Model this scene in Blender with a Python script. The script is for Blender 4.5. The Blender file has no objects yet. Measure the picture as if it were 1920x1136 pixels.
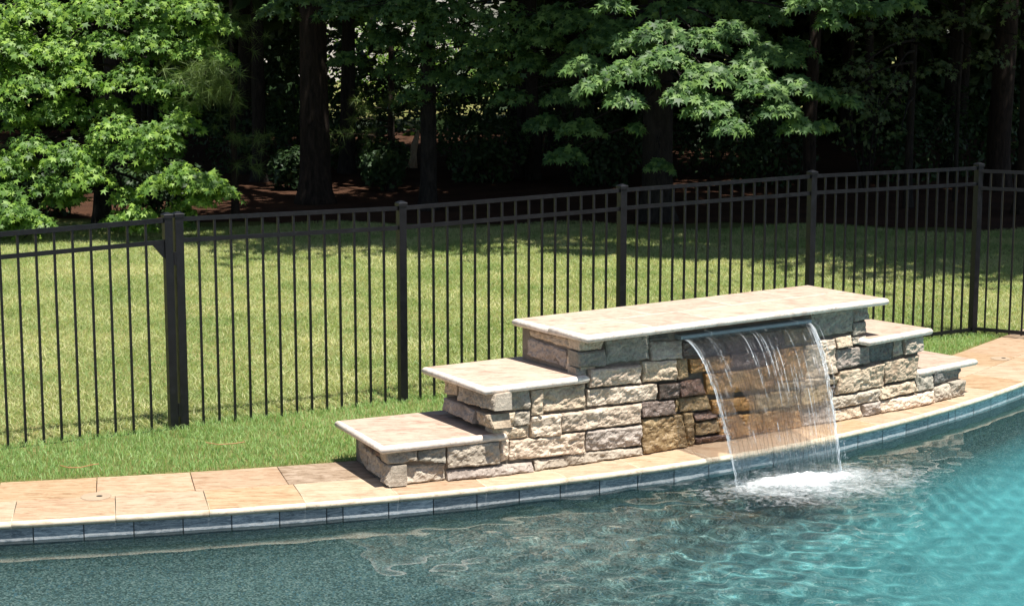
import bpy, math, random
import numpy as np
from mathutils import noise as mnoise, Vector

random.seed(7); rng = np.random.default_rng(7)
scene = bpy.context.scene
col = scene.collection

# ------------------------------------------------------------------ camera
W0, H0, F0, CAMH, HOR = 1920, 1136, 3317.0, 3.05, 50.0
PITCH = math.atan((568 - HOR) / F0)
cam = bpy.data.cameras.new('camera'); cam.sensor_width = 36; cam.lens = F0 / W0 * 36
cam.clip_end = 600; cam.clip_start = 0.1
camo = bpy.data.objects.new('camera', cam); col.objects.link(camo)
camo.location = (0, 0, CAMH); camo.rotation_euler = (math.pi / 2 - PITCH, 0, 0)
scene.camera = camo

# ------------------------------------------------------------------ sky, sun, exposure
SUN = Vector((0.19, -0.29, 1.0)).normalized()
world = bpy.data.worlds.new('World'); scene.world = world; world.use_nodes = True
wn = world.node_tree; wn.nodes.clear()
sky = wn.nodes.new('ShaderNodeTexSky'); sky.sky_type = 'NISHITA'; sky.sun_disc = False
sky.sun_elevation = math.asin(SUN.z); sky.sun_rotation = math.atan2(SUN.x, SUN.y)
bg = wn.nodes.new('ShaderNodeBackground'); bg.inputs['Strength'].default_value = 0.065
wo = wn.nodes.new('ShaderNodeOutputWorld')
wn.links.new(sky.outputs[0], bg.inputs[0]); wn.links.new(bg.outputs[0], wo.inputs[0])
sl = bpy.data.lights.new('sun', 'SUN'); sl.energy = 5.0; sl.angle = math.radians(0.5); sl.color = (1.0, 0.955, 0.88)
so = bpy.data.objects.new('sun', sl); col.objects.link(so)
so.rotation_euler = SUN.to_track_quat('Z', 'Y').to_euler()
vs = scene.view_settings; vs.view_transform = 'Standard'; vs.look = 'None'; vs.gamma = 1; vs.exposure = 0.95
vs.use_curve_mapping = False
cy = scene.cycles
cy.use_denoising = True; cy.max_bounces = 10; cy.transparent_max_bounces = 24; cy.diffuse_bounces = 3
cy.glossy_bounces = 4; cy.transmission_bounces = 8; cy.sample_clamp_indirect = 4.0
cy.caustics_reflective = False; cy.caustics_refractive = True

# ------------------------------------------------------------------ photograph geometry helpers
_fw = np.array([0, math.cos(PITCH), -math.sin(PITCH)]); _up = np.array([0, math.sin(PITCH), math.cos(PITCH)])
CAMP = np.array([0, 0, CAMH])
def ray(x, y): return _fw * F0 + np.array([1.0, 0, 0]) * (x - 960) - _up * (y - 568)
def onz(x, y, z=0.0):
    r = ray(x, y); return CAMP + (z - CAMH) / r[2] * r
def at(x, y, dist):
    r = ray(x, y); return CAMP + r * (dist / r[1])
def on_plane(x, y, p, d):
    """where the sight line meets the vertical plane through plan point p along plan direction d"""
    r = ray(x, y); M = np.array([[r[0], -d[0]], [r[1], -d[1]]]); t, u = np.linalg.solve(M, np.array(p[:2]))
    return CAMP + t * r

# ------------------------------------------------------------------ mesh helpers
def link(name, me, mat=None, parent=None, smooth=False):
    o = bpy.data.objects.new(name, me); col.objects.link(o)
    if mat and not me.materials: me.materials.append(mat)
    if parent: o.parent = parent
    if smooth: me.polygons.foreach_set('use_smooth', [True] * len(me.polygons))
    return o
def mesh(name, v, f):
    me = bpy.data.meshes.new(name); me.from_pydata([tuple(map(float, p)) for p in v], [], [tuple(map(int, q)) for q in f]); me.update(); return me
def fast_mesh(name, v, f):
    """v (N,3), f (M,k) arrays"""
    v = np.asarray(v, dtype=np.float32); f = np.asarray(f, dtype=np.int32); k = f.shape[1]
    me = bpy.data.meshes.new(name)
    me.vertices.add(len(v)); me.vertices.foreach_set('co', v.ravel())
    me.loops.add(f.size); me.loops.foreach_set('vertex_index', f.ravel())
    me.polygons.add(len(f)); me.polygons.foreach_set('loop_start', np.arange(0, f.size, k, dtype=np.int32))
    me.polygons.foreach_set('loop_total', np.full(len(f), k, dtype=np.int32))
    me.update(calc_edges=True); me.validate(); return me
def empty(name, loc=(0, 0, 0)):
    o = bpy.data.objects.new(name, None); col.objects.link(o); o.location = loc; return o
def tag(o, label=None, cat=None, group=None, kind=None):
    if label: o['label'] = label
    if cat: o['category'] = cat
    if group: o['group'] = group
    if kind: o['kind'] = kind
    return o
class MB:
    def __init__(s): s.v = []; s.f = []
    def box(s, c, ax, ay, az, hx, hy, hz):
        c, ax, ay, az = map(np.array, (c, ax, ay, az)); n = len(s.v)
        for k in (-1, 1):
            for j in (-1, 1):
                for i in (-1, 1): s.v.append(c + ax * hx * i + ay * hy * j + az * hz * k)
        for q in ((0, 2, 3, 1), (4, 5, 7, 6), (0, 1, 5, 4), (2, 6, 7, 3), (0, 4, 6, 2), (1, 3, 7, 5)): s.f.append(tuple(n + a for a in q))
    def tube(s, pts, rad, sides=8, cap=True, jitter=0.0):
        pts = [np.array(p, float) for p in pts]; n0 = len(s.v); m = len(pts)
        for i, p in enumerate(pts):
            d = pts[min(i + 1, m - 1)] - pts[max(i - 1, 0)]; d = d / (np.linalg.norm(d) + 1e-9)
            a = np.cross(d, (0, 0, 1.0)) if abs(d[2]) < .9 else np.cross(d, (1.0, 0, 0)); a /= np.linalg.norm(a); b = np.cross(d, a)
            r = rad[i] if hasattr(rad, '__len__') else rad
            for k in range(sides):
                t = 2 * math.pi * k / sides; rr = r * (1 + jitter * mnoise.noise(Vector(p * 3) + Vector((math.cos(t) * 1.5, math.sin(t) * 1.5, 0))))
                s.v.append(p + (a * math.cos(t) + b * math.sin(t)) * rr)
        for i in range(m - 1):
            for k in range(sides):
                k2 = (k + 1) % sides; q = n0 + i * sides
                s.f.append((q + k, q + k2, q + sides + k2, q + sides + k))
        if cap:
            s.f.append(tuple(n0 + k for k in range(sides))[::-1]); s.f.append(tuple(n0 + (m - 1) * sides + k for k in range(sides)))
    def build(s, name, mat, parent=None, smooth=False): return link(name, mesh(name, s.v, s.f), mat, parent, smooth)

# ------------------------------------------------------------------ materials
def newmat(name):
    m = bpy.data.materials.new(name); m.use_nodes = True; nt = m.node_tree; nt.nodes.clear()
    out = nt.nodes.new('ShaderNodeOutputMaterial'); return m, nt, out
def N(nt, t, **kw):
    n = nt.nodes.new(t)
    for k, v in kw.items():
        if k.startswith('i_'):
            n.inputs[k[2:].replace('_', ' ')].default_value = v
        else: setattr(n, k, v)
    return n
def ramp(nt, fac, stops, interp='LINEAR'):
    r = N(nt, 'ShaderNodeValToRGB'); cr = r.color_ramp; cr.interpolation = interp
    while len(cr.elements) < len(stops): cr.elements.new(0.5)
    for e, (p, c) in zip(cr.elements, stops): e.position = p; e.color = (*c, 1) if len(c) == 3 else c
    nt.links.new(fac, r.inputs[0]); return r
def texco(nt, scale=(1, 1, 1), rot=(0, 0, 0), kind='Position'):
    if kind == 'Position': g = N(nt, 'ShaderNodeNewGeometry').outputs['Position']
    else: g = N(nt, 'ShaderNodeTexCoord').outputs[kind]
    mp = N(nt, 'ShaderNodeMapping'); mp.inputs['Scale'].default_value = scale; mp.inputs['Rotation'].default_value = rot
    nt.links.new(g, mp.inputs[0]); return mp.outputs[0]
def noise_tex(nt, vec, scale, detail=5, rough=.6, dist=0.0):
    n = N(nt, 'ShaderNodeTexNoise'); n.inputs['Scale'].default_value = scale; n.inputs['Detail'].default_value = detail
    n.inputs['Roughness'].default_value = rough; n.inputs['Distortion'].default_value = dist; nt.links.new(vec, n.inputs['Vector']); return n
def mixc(nt, fac, a, b, mode='MIX'):
    m = N(nt, 'ShaderNodeMix', data_type='RGBA', blend_type=mode)
    for sock, val in ((m.inputs[0], fac), (m.inputs[6], a), (m.inputs[7], b)):
        if isinstance(val, (int, float)): sock.default_value = val
        elif isinstance(val, (tuple, list)): sock.default_value = (*val, 1) if len(val) == 3 else val
        else: nt.links.new(val, sock)
    return m.outputs[2]
def math_n(nt, op, a, b=None, c=None):
    m = N(nt, 'ShaderNodeMath', operation=op)
    for i, v in enumerate((a, b, c)):
        if v is None: continue
        if isinstance(v, (int, float)): m.inputs[i].default_value = v
        else: nt.links.new(v, m.inputs[i])
    return m.outputs[0]
def principled(nt, out, colr, rough=.7, spec=.5, normal=None, metal=0.0):
    b = N(nt, 'ShaderNodeBsdfPrincipled')
    if isinstance(colr, (tuple, list)): b.inputs['Base Color'].default_value = (*colr, 1)
    else: nt.links.new(colr, b.inputs['Base Color'])
    if isinstance(rough, (int, float)): b.inputs['Roughness'].default_value = rough
    else: nt.links.new(rough, b.inputs['Roughness'])
    b.inputs['Specular IOR Level'].default_value = spec; b.inputs['Metallic'].default_value = metal
    if normal is not None: nt.links.new(normal, b.inputs['Normal'])
    nt.links.new(b.outputs[0], out.inputs[0]); return b
def bump(nt, h, strength=.3, dist=.01):
    b = N(nt, 'ShaderNodeBump'); b.inputs['Strength'].default_value = strength; b.inputs['Distance'].default_value = dist
    nt.links.new(h, b.inputs['Height']); return b.outputs[0]

def stone_mat(name, c0, c1, c2, rough=.85, streak=None, spec=.3):
    m, nt, out = newmat(name); v = texco(nt)
    n1 = noise_tex(nt, v, 6.0, 6, .62, .6); n2 = noise_tex(nt, v, 45, 5, .7)
    n0 = noise_tex(nt, v, 2.6, 5, .6, 1.0)
    base = ramp(nt, math_n(nt, 'MULTIPLY_ADD', n0.outputs[0], .8, math_n(nt, 'MULTIPLY_ADD', n1.outputs[0], .8, -.3)), [(.26, c0), (.5, c1), (.72, c2)]).outputs[0]
    sp = ramp(nt, n2.outputs[0], [(.35, (.55, .55, .55)), (.6, (1, 1, 1)), (.8, (1.15, 1.12, 1.08))]).outputs[0]
    c = mixc(nt, .75, base, sp, 'MULTIPLY')
    oi = N(nt, 'ShaderNodeObjectInfo'); tone = math_n(nt, 'MULTIPLY_ADD', oi.outputs['Random'], .3, .84)
    tc = N(nt, 'ShaderNodeCombineColor'); [nt.links.new(tone, tc.inputs[i]) for i in range(3)]
    c = mixc(nt, 1.0, c, tc.outputs[0], 'MULTIPLY')
    n3 = noise_tex(nt, v, 120, 4, .7)
    h = math_n(nt, 'MULTIPLY_ADD', n3.outputs[0], .4, n2.outputs[0])
    principled(nt, out, c, rough, spec, bump(nt, h, .8, .010)); return m
M = {}
M['buff'] = stone_mat('stone_buff', (.39, .29, .20), (.58, .46, .33), (.67, .55, .41))
M['cream'] = stone_mat('stone_cream', (.46, .35, .26), (.66, .53, .405), (.74, .61, .48))
M['grey'] = stone_mat('stone_grey', (.29, .24, .185), (.45, .385, .305), (.56, .485, .39))
M['mauve'] = stone_mat('stone_mauve', (.25, .205, .175), (.38, .325, .28), (.47, .405, .35))
M['green'] = stone_mat('stone_greengrey', (.22, .20, .16), (.33, .30, .245), (.41, .37, .305))
M['tan'] = stone_mat('stone_tan_wet', (.17, .108, .046), (.28, .19, .09), (.37, .27, .14), .38, spec=.5)
M['gold'] = stone_mat('stone_gold_wet', (.20, .095, .026), (.33, .175, .055), (.42, .255, .10), .32, spec=.5)
M['brown'] = stone_mat('stone_brown_wet', (.075, .042, .03), (.135, .078, .055), (.21, .135, .10), .3, spec=.5)
M['plum'] = stone_mat('stone_plum_wet', (.065, .046, .036), (.12, .086, .068), (.185, .135, .108), .3, spec=.5)
M['charcoal'] = stone_mat('stone_charcoal', (.13, .125, .115), (.19, .18, .165), (.26, .245, .22))

def travertine(name, base, light, vein, amt=.5, pits=True, rough=.6):
    m, nt, out = newmat(name)
    v = texco(nt, (1.0, 1.0, 2.0), (0, 0, math.radians(-34)))
    vs_ = texco(nt, (2.0, 9.0, 9.0), (0, 0, math.radians(-34)))
    oi = N(nt, 'ShaderNodeObjectInfo')
    off = N(nt, 'ShaderNodeVectorMath', operation='SCALE'); off.inputs[0].default_value = (7, 13, 5); nt.links.new(oi.outputs['Random'], off.inputs['Scale'])
    add = N(nt, 'ShaderNodeVectorMath', operation='ADD'); nt.links.new(vs_, add.inputs[0]); nt.links.new(off.outputs[0], add.inputs[1])
    n1 = noise_tex(nt, add.outputs[0], 3.0, 10, .74, 1.0); n2 = noise_tex(nt, v, 6.0, 6, .65, .6)
    c = ramp(nt, n1.outputs[0], [(.38, vein), (.49, base), (.57, light)]).outputs[0]
    c = mixc(nt, ramp(nt, n2.outputs[0], [(.4, (0, 0, 0)), (.62, (amt, amt, amt))]).outputs[0], c, light)
    tone = math_n(nt, 'MULTIPLY_ADD', oi.outputs['Random'], .16, .90)
    tc = N(nt, 'ShaderNodeCombineColor'); [nt.links.new(tone, tc.inputs[i]) for i in range(3)]
    c = mixc(nt, 1.0, c, tc.outputs[0], 'MULTIPLY')
    pv = texco(nt, (14, 60, 60), (0, 0, math.radians(-34))); pn = noise_tex(nt, pv, 1.6, 3, .6)
    pit = ramp(nt, pn.outputs[0], [(.30, (0, 0, 0)), (.36, (1, 1, 1))]).outputs[0]
    c = mixc(nt, 1.0, c, mixc(nt, .55, pit, (1, 1, 1)), 'MULTIPLY')
    hsum = math_n(nt, 'MULTIPLY_ADD', n1.outputs[0], .5, pit)
    principled(nt, out, c, rough, .35, bump(nt, hsum, .35, .004)); return m
M['cap'] = travertine('travertine_cap', (0.405, 0.29, 0.222), (0.474, 0.382, 0.299), (0.267, 0.16, 0.117), .5)
M['cap_dark'] = travertine('travertine_cap_brown', (0.37, 0.269, 0.207), (0.443, 0.346, 0.273), (0.223, 0.144, 0.11), .3)
M['cop_a'] = travertine('travertine_peach', (0.364, 0.241, 0.151), (0.416, 0.31, 0.21), (0.248, 0.147, 0.085), .35)
M['cop_b'] = travertine('travertine_cream', (0.381, 0.27, 0.178), (0.431, 0.343, 0.242), (0.269, 0.173, 0.11), .5)
M['cop_c'] = travertine('travertine_gold', (0.356, 0.233, 0.135), (0.406, 0.294, 0.184), (0.24, 0.144, 0.074), .2)
M['cop_d'] = travertine('travertine_brown', (0.261, 0.185, 0.12), (0.378, 0.29, 0.215), (0.124, 0.076, 0.045), .3)
M['nose'] = travertine('travertine_bullnose', (0.554, 0.458, 0.331), (0.634, 0.556, 0.423), (0.392, 0.301, 0.206), .5)
M['cap_nose'] = travertine('travertine_cap_bullnose', (0.636, 0.548, 0.467), (0.718, 0.638, 0.562), (0.459, 0.372, 0.308), .5)

def metal_black():
    m, nt, out = newmat('black_powder_coat'); v = texco(nt)
    n = noise_tex(nt, v, 14, 6, .75); d = noise_tex(nt, v, 160, 3, .6)
    c = ramp(nt, n.outputs[0], [(.45, (.0035, .004, .0055)), (.66, (.006, .0065, .0085)), (.76, (.026, .027, .03))]).outputs[0]
    r = ramp(nt, n.outputs[0], [(.3, (.32, .32, .32)), (.7, (.55, .55, .55))]).outputs[0]
    principled(nt, out, c, r, .35, bump(nt, d.outputs[0], .1, .002)); return m
M['black'] = metal_black()

def tile_mat():
    m, nt, out = newmat('slate_tile'); v = texco(nt, (3, 3, 16), (0, 0, math.radians(-28)))
    oi = N(nt, 'ShaderNodeObjectInfo'); off = N(nt, 'ShaderNodeVectorMath', operation='SCALE'); off.inputs[0].default_value = (17, 3, 25); nt.links.new(oi.outputs['Random'], off.inputs['Scale'])
    add = N(nt, 'ShaderNodeVectorMath', operation='ADD'); nt.links.new(v, add.inputs[0]); nt.links.new(off.outputs[0], add.inputs[1])
    n = noise_tex(nt, add.outputs[0], 3.2, 10, .78, 1.5)
    c = ramp(nt, n.outputs[0], [(.28, (.04, .05, .06)), (.42, (.13, .16, .185)), (.52, (.27, .31, .34)), (.62, (.46, .48, .48)), (.72, (.12, .14, .16)), (.8, (.26, .19, .14))]).outputs[0]
    sx = N(nt, 'ShaderNodeSeparateXYZ'); nt.links.new(N(nt, 'ShaderNodeNewGeometry').outputs['Position'], sx.inputs[0])
    nb = noise_tex(nt, texco(nt), 55, 4, .7)
    band = ramp(nt, math_n(nt, 'MULTIPLY_ADD', nb.outputs[0], .03, math_n(nt, 'ABSOLUTE', math_n(nt, 'ADD', sx.outputs[2], -WATER_Z - .012))), [(.014, (.75, .75, .75)), (.024, (0, 0, 0))]).outputs[0]      # lime scale left at the waterline
    tone = math_n(nt, 'MULTIPLY_ADD', oi.outputs['Random'], .7, .65); tc = N(nt, 'ShaderNodeCombineColor'); [nt.links.new(tone, tc.inputs[i]) for i in range(3)]
    c = mixc(nt, 1.0, c, tc.outputs[0], 'MULTIPLY')
    c = mixc(nt, band, c, (.42, .43, .43))
    principled(nt, out, c, .22, .5, bump(nt, n.outputs[0], .25, .004)); return m
WATER_Z = -0.13
M['tile'] = tile_mat()
def plain(name, c, rough=.8, spec=.3, scale=20, var=.25, b=.2):
    m, nt, out = newmat(name); v = texco(nt); n = noise_tex(nt, v, scale, 6, .65)
    lo = tuple(x * (1 - var) for x in c); hi = tuple(min(1, x * (1 + var)) for x in c)
    cc = ramp(nt, n.outputs[0], [(.32, lo), (.68, hi)]).outputs[0]
    principled(nt, out, cc, rough, spec, bump(nt, n.outputs[0], b, .01)); return m
M['mortar'] = plain('mortar', (.18, .15, .12))
M['grout'] = plain('grout', (.12, .13, .13))
M['bed'] = plain('mortar_bed', (.35, .28, .21))
M['lip'] = plain('grey_blue_lip', (.22, .28, .30), .3, .5, 8, .1, .05)
M['lid'] = plain('lid_plastic', (.34, .26, .18), .6, .4, 10, .1, .1)
M['hole'] = plain('dark_hole', (.02, .018, .015))
M['siding'] = plain('pale_siding', (.62, .57, .55), .7, .3, 2, .06, .05)
M['roof'] = plain('grey_shingle', (.10, .095, .09))
M['glass'] = plain('window_glass', (.03, .035, .04), .1, .5, 3, .1, 0)
M['patio'] = plain('patio_travertine', (.55, .43, .32), .7, .3, 3, .15, .1)

def bark_mat(name, c0, c1):
    m, nt, out = newmat(name); v = texco(nt, (1, 1, .22)); n = noise_tex(nt, v, 16, 6, .7, .8)
    c = ramp(nt, n.outputs[0], [(.35, c0), (.65, c1)]).outputs[0]
    principled(nt, out, c, .9, .2, bump(nt, n.outputs[0], .9, .03)); return m
M['bark'] = bark_mat('bark_brown', (.010, .008, .007), (.036, .030, .025))
M['bark_pine'] = bark_mat('bark_pine', (.011, .008, .006), (.042, .029, .022))
M['stub'] = bark_mat('bare_pale_wood', (.34, .24, .15), (.55, .42, .29))

def leaf_mat(name, c0, c1, c2, gloss=.5, trans=.42):
    m, nt, out = newmat(name)
    g = N(nt, 'ShaderNodeNewGeometry'); oi = N(nt, 'ShaderNodeObjectInfo')
    rnd = math_n(nt, 'FRACT', math_n(nt, 'ADD', g.outputs['Random Per Island'], oi.outputs['Random']))
    v = texco(nt); n = noise_tex(nt, v, .9, 3, .6)
    f = math_n(nt, 'MULTIPLY_ADD', n.outputs[0], .9, math_n(nt, 'MULTIPLY_ADD', rnd, .85, -.40))
    c = ramp(nt, f, [(.2, c0), (.5, c1), (.85, c2)]).outputs[0]
    b = N(nt, 'ShaderNodeBsdfPrincipled'); nt.links.new(c, b.inputs['Base Color']); b.inputs['Roughness'].default_value = gloss
    b.inputs['Specular IOR Level'].default_value = .35
    t = N(nt, 'ShaderNodeBsdfTranslucent'); tc = mixc(nt, 1.0, c, (1.25, 1.35, .55), 'MULTIPLY'); nt.links.new(tc, t.inputs[0])
    mx = N(nt, 'ShaderNodeMixShader'); mx.inputs[0].default_value = trans
    nt.links.new(b.outputs[0], mx.inputs[1]); nt.links.new(t.outputs[0], mx.inputs[2]); nt.links.new(mx.outputs[0], out.inputs[0]); return m
M['leaf'] = leaf_mat('sweetgum_leaf', (.06, .13, .022), (.125, .24, .04), (.25, .39, .06))
M['leaf_r'] = leaf_mat('sweetgum_leaf_cool', (.05, .11, .035), (.105, .20, .06), (.185, .30, .085))
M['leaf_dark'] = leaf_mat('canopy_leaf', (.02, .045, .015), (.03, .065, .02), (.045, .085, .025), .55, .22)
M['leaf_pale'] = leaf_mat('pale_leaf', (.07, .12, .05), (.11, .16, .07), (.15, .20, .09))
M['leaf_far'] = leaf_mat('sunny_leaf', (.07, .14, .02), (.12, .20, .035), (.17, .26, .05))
M['needle'] = leaf_mat('pine_needle', (.07, .12, .03), (.12, .18, .05), (.18, .25, .08), .5, .3)
M['straw'] = leaf_mat('pine_straw_strand', (.20, .085, .035), (.32, .15, .06), (.42, .23, .11), .7, .1)

def grass_mat(name, c0, c1, c2, big, patch):
    m, nt, out = newmat(name)
    g = N(nt, 'ShaderNodeNewGeometry'); v = texco(nt); n = noise_tex(nt, v, big, 4, .6); n2 = noise_tex(nt, v, 7, 3, .6)
    f = math_n(nt, 'MULTIPLY_ADD', g.outputs['Random Per Island'], .55, math_n(nt, 'MULTIPLY_ADD', n.outputs[0], patch, math_n(nt, 'MULTIPLY_ADD', n2.outputs[0], .4, -.2 - patch * .5 + .22)))
    c = ramp(nt, f, [(.12, c0), (.48, c1), (.85, c2)]).outputs[0]
    b = N(nt, 'ShaderNodeBsdfPrincipled'); nt.links.new(c, b.inputs['Base Color']); b.inputs['Roughness'].default_value = .5; b.inputs['Specular IOR Level'].default_value = .35
    t = N(nt, 'ShaderNodeBsdfTranslucent'); nt.links.new(mixc(nt, 1.0, c, (1.2, 1.25, .7), 'MULTIPLY'), t.inputs[0])
    mx = N(nt, 'ShaderNodeMixShader'); mx.inputs[0].default_value = .45
    nt.links.new(b.outputs[0], mx.inputs[1]); nt.links.new(t.outputs[0], mx.inputs[2]); nt.links.new(mx.outputs[0], out.inputs[0]); return m
M['sod'] = grass_mat('lush_sod', (.15, .27, .07), (.26, .41, .135), (.42, .54, .24), 1.2, .5)
M['lawn_blade'] = grass_mat('dry_lawn_blade', (.15, .26, .07), (.35, .42, .165), (.66, .62, .35), .8, 1.15)

def ground_mat():
    m, nt, out = newmat('lawn_soil'); v = texco(nt); n = noise_tex(nt, v, .5, 4, .6); n2 = noise_tex(nt, v, 9, 6, .7); n3 = noise_tex(nt, v, 60, 4, .7)
    f = math_n(nt, 'MULTIPLY_ADD', n2.outputs[0], .6, math_n(nt, 'MULTIPLY_ADD', n3.outputs[0], .5, math_n(nt, 'MULTIPLY_ADD', n.outputs[0], .8, -.45)))
    c = ramp(nt, f, [(.25, (.06, .09, .02)), (.5, (.15, .155, .05)), (.72, (.28, .235, .11))]).outputs[0]
    principled(nt, out, c, .95, .1, bump(nt, n3.outputs[0], .8, .03)); return m
M['ground'] = ground_mat()
def straw_bed_mat():
    m, nt, out = newmat('pine_straw_bed'); v = texco(nt); n = noise_tex(nt, v, 1.3, 4, .6); n2 = noise_tex(nt, v, 40, 6, .75, 1.5)
    f = math_n(nt, 'MULTIPLY_ADD', n2.outputs[0], .7, math_n(nt, 'MULTIPLY_ADD', n.outputs[0], .4, -.1))
    c = ramp(nt, f, [(.25, (.022, .012, .008)), (.5, (.07, .034, .02)), (.75, (.19, .10, .055))]).outputs[0]
    principled(nt, out, c, .95, .1, bump(nt, n2.outputs[0], .8, .03)); return m
M['strawbed'] = straw_bed_mat()
def pebble_mat():
    m, nt, out = newmat('pebble_plaster'); v = texco(nt)
    vo = N(nt, 'ShaderNodeTexVoronoi'); vo.inputs['Scale'].default_value = 95; nt.links.new(v, vo.inputs['Vector'])
    sep = N(nt, 'ShaderNodeSeparateColor'); nt.links.new(vo.outputs['Color'], sep.inputs[0])
    c = ramp(nt, sep.outputs[0], [(0, (.038, .060, .058)), (.3, (.078, .112, .108)), (.6, (.12, .162, .155)), (.82, (.19, .215, .20)), (.93, (.068, .125, .15))], 'CONSTANT').outputs[0]
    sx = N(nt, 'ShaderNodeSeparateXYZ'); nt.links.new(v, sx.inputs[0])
    deep = ramp(nt, math_n(nt, 'MULTIPLY', sx.outputs[2], -.5), [(.54, (0, 0, 0)), (.84, (1, 1, 1))]).outputs[0]      # light's tint through deep water painted into the plaster, turquoise with depth
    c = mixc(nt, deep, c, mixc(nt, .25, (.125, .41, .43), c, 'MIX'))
    n = noise_tex(nt, v, 1.2, 3, .5); c = mixc(nt, .5, c, ramp(nt, n.outputs[0], [(.3, (.75, .8, .8)), (.7, (1.2, 1.15, 1.1))]).outputs[0], 'MULTIPLY')
    principled(nt, out, c, .7, .3, bump(nt, vo.outputs['Distance'], .3, .006)); return m
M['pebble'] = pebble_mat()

def water_mat():
    m, nt, out = newmat('pool_water')
    rf = N(nt, 'ShaderNodeBsdfRefraction'); rf.inputs['IOR'].default_value = 1.33; rf.inputs['Roughness'].default_value = 0.0
    rf.inputs[0].default_value = (.82, .96, .97, 1)
    gl = N(nt, 'ShaderNodeBsdfGlossy'); gl.inputs['Roughness'].default_value = 0.0
    fr = N(nt, 'ShaderNodeFresnel'); fr.inputs['IOR'].default_value = 1.33
    mx = N(nt, 'ShaderNodeMixShader'); nt.links.new(fr.outputs[0], mx.inputs[0]); nt.links.new(rf.outputs[0], mx.inputs[1]); nt.links.new(gl.outputs[0], mx.inputs[2])
    nt.links.new(mx.outputs[0], out.inputs[0]); return m
M['water'] = water_mat()
def sheet_mat():
    m, nt, out = newmat('falling_water')
    uv = N(nt, 'ShaderNodeAttribute', attribute_name='fall'); mp = N(nt, 'ShaderNodeMapping'); nt.links.new(uv.outputs['Vector'], mp.inputs[0])
    mp.inputs['Scale'].default_value = (70, 7, 1); n1 = noise_tex(nt, mp.outputs[0], 1.0, 5, .7, .4)
    mp2 = N(nt, 'ShaderNodeMapping'); nt.links.new(uv.outputs['Vector'], mp2.inputs[0]); mp2.inputs['Scale'].default_value = (9, 2.2, 1); n2 = noise_tex(nt, mp2.outputs[0], 1.0, 3, .6)
    mp3 = N(nt, 'ShaderNodeMapping'); nt.links.new(uv.outputs['Vector'], mp3.inputs[0]); mp3.inputs['Scale'].default_value = (190, 60, 1); n3 = noise_tex(nt, mp3.outputs[0], 1.0, 3, .6)
    sep = N(nt, 'ShaderNodeSeparateXYZ'); nt.links.new(uv.outputs['Vector'], sep.inputs[0])
    ed = math_n(nt, 'ABSOLUTE', math_n(nt, 'SUBTRACT', sep.outputs[0], .5)); edm = ramp(nt, ed, [(.462, (0, 0, 0)), (.5, (.15, .15, .15))]).outputs[0]
    hgt = math_n(nt, 'MULTIPLY_ADD', n3.outputs[0], .35, n1.outputs[0]); nrm = bump(nt, hgt, 1.0, .022)
    tr = N(nt, 'ShaderNodeBsdfTransparent'); tr.inputs[0].default_value = (.98, .985, .985, 1)
    rf = N(nt, 'ShaderNodeBsdfRefraction'); rf.inputs['IOR'].default_value = 1.12; rf.inputs['Roughness'].default_value = .0; nt.links.new(nrm, rf.inputs['Normal'])
    gl = N(nt, 'ShaderNodeBsdfGlossy'); gl.inputs['Roughness'].default_value = .10; nt.links.new(nrm, gl.inputs['Normal'])
    wh = N(nt, 'ShaderNodeBsdfPrincipled'); wh.inputs['Base Color'].default_value = (.85, .86, .86, 1); wh.inputs['Roughness'].default_value = .2
    fr = N(nt, 'ShaderNodeFresnel'); fr.inputs['IOR'].default_value = 1.33; nt.links.new(nrm, fr.inputs['Normal'])
    m1 = N(nt, 'ShaderNodeMixShader'); m1.inputs[0].default_value = .55; nt.links.new(tr.outputs[0], m1.inputs[1]); nt.links.new(rf.outputs[0], m1.inputs[2])
    m2 = N(nt, 'ShaderNodeMixShader'); nt.links.new(math_n(nt, 'MULTIPLY', fr.outputs[0], .24), m2.inputs[0]); nt.links.new(m1.outputs[0], m2.inputs[1]); nt.links.new(gl.outputs[0], m2.inputs[2])
    # aerated streaks where the sheet breaks up
    st = math_n(nt, 'ADD', math_n(nt, 'MULTIPLY', n1.outputs[0], .75), math_n(nt, 'ADD', math_n(nt, 'MULTIPLY', n2.outputs[0], .45), edm))
    sm = ramp(nt, st, [(.69, (0, 0, 0)), (.79, (.30, .30, .30)), (.90, (.9, .9, .9))]).outputs[0]
    m3 = N(nt, 'ShaderNodeMixShader'); nt.links.new(sm, m3.inputs[0]); nt.links.new(m2.outputs[0], m3.inputs[1]); nt.links.new(wh.outputs[0], m3.inputs[2])
    nt.links.new(m3.outputs[0], out.inputs[0]); return m
M['sheet'] = sheet_mat()
def foam_mat():
    m, nt, out = newmat('foam'); v = texco(nt)
    n = noise_tex(nt, v, 16, 8, .72, .8); at_ = N(nt, 'ShaderNodeAttribute', attribute_name='cover')
    a = math_n(nt, 'ADD', at_.outputs['Fac'], math_n(nt, 'MULTIPLY_ADD', n.outputs[0], 1.6, -.95))
    al = ramp(nt, a, [(.05, (0, 0, 0)), (.5, (.35, .35, .35)), (1.0, (1, 1, 1))]).outputs[0]
    d = N(nt, 'ShaderNodeBsdfPrincipled'); d.inputs['Base Color'].default_value = (.82, .86, .88, 1); d.inputs['Roughness'].default_value = .35
    nt.links.new(bump(nt, n.outputs[0], .4, .012), d.inputs['Normal'])
    tr = N(nt, 'ShaderNodeBsdfTransparent'); mx = N(nt, 'ShaderNodeMixShader'); nt.links.new(al, mx.inputs[0]); nt.links.new(tr.outputs[0], mx.inputs[1]); nt.links.new(d.outputs[0], mx.inputs[2])
    nt.links.new(mx.outputs[0], out.inputs[0]); return m
M['foam'] = foam_mat()

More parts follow.
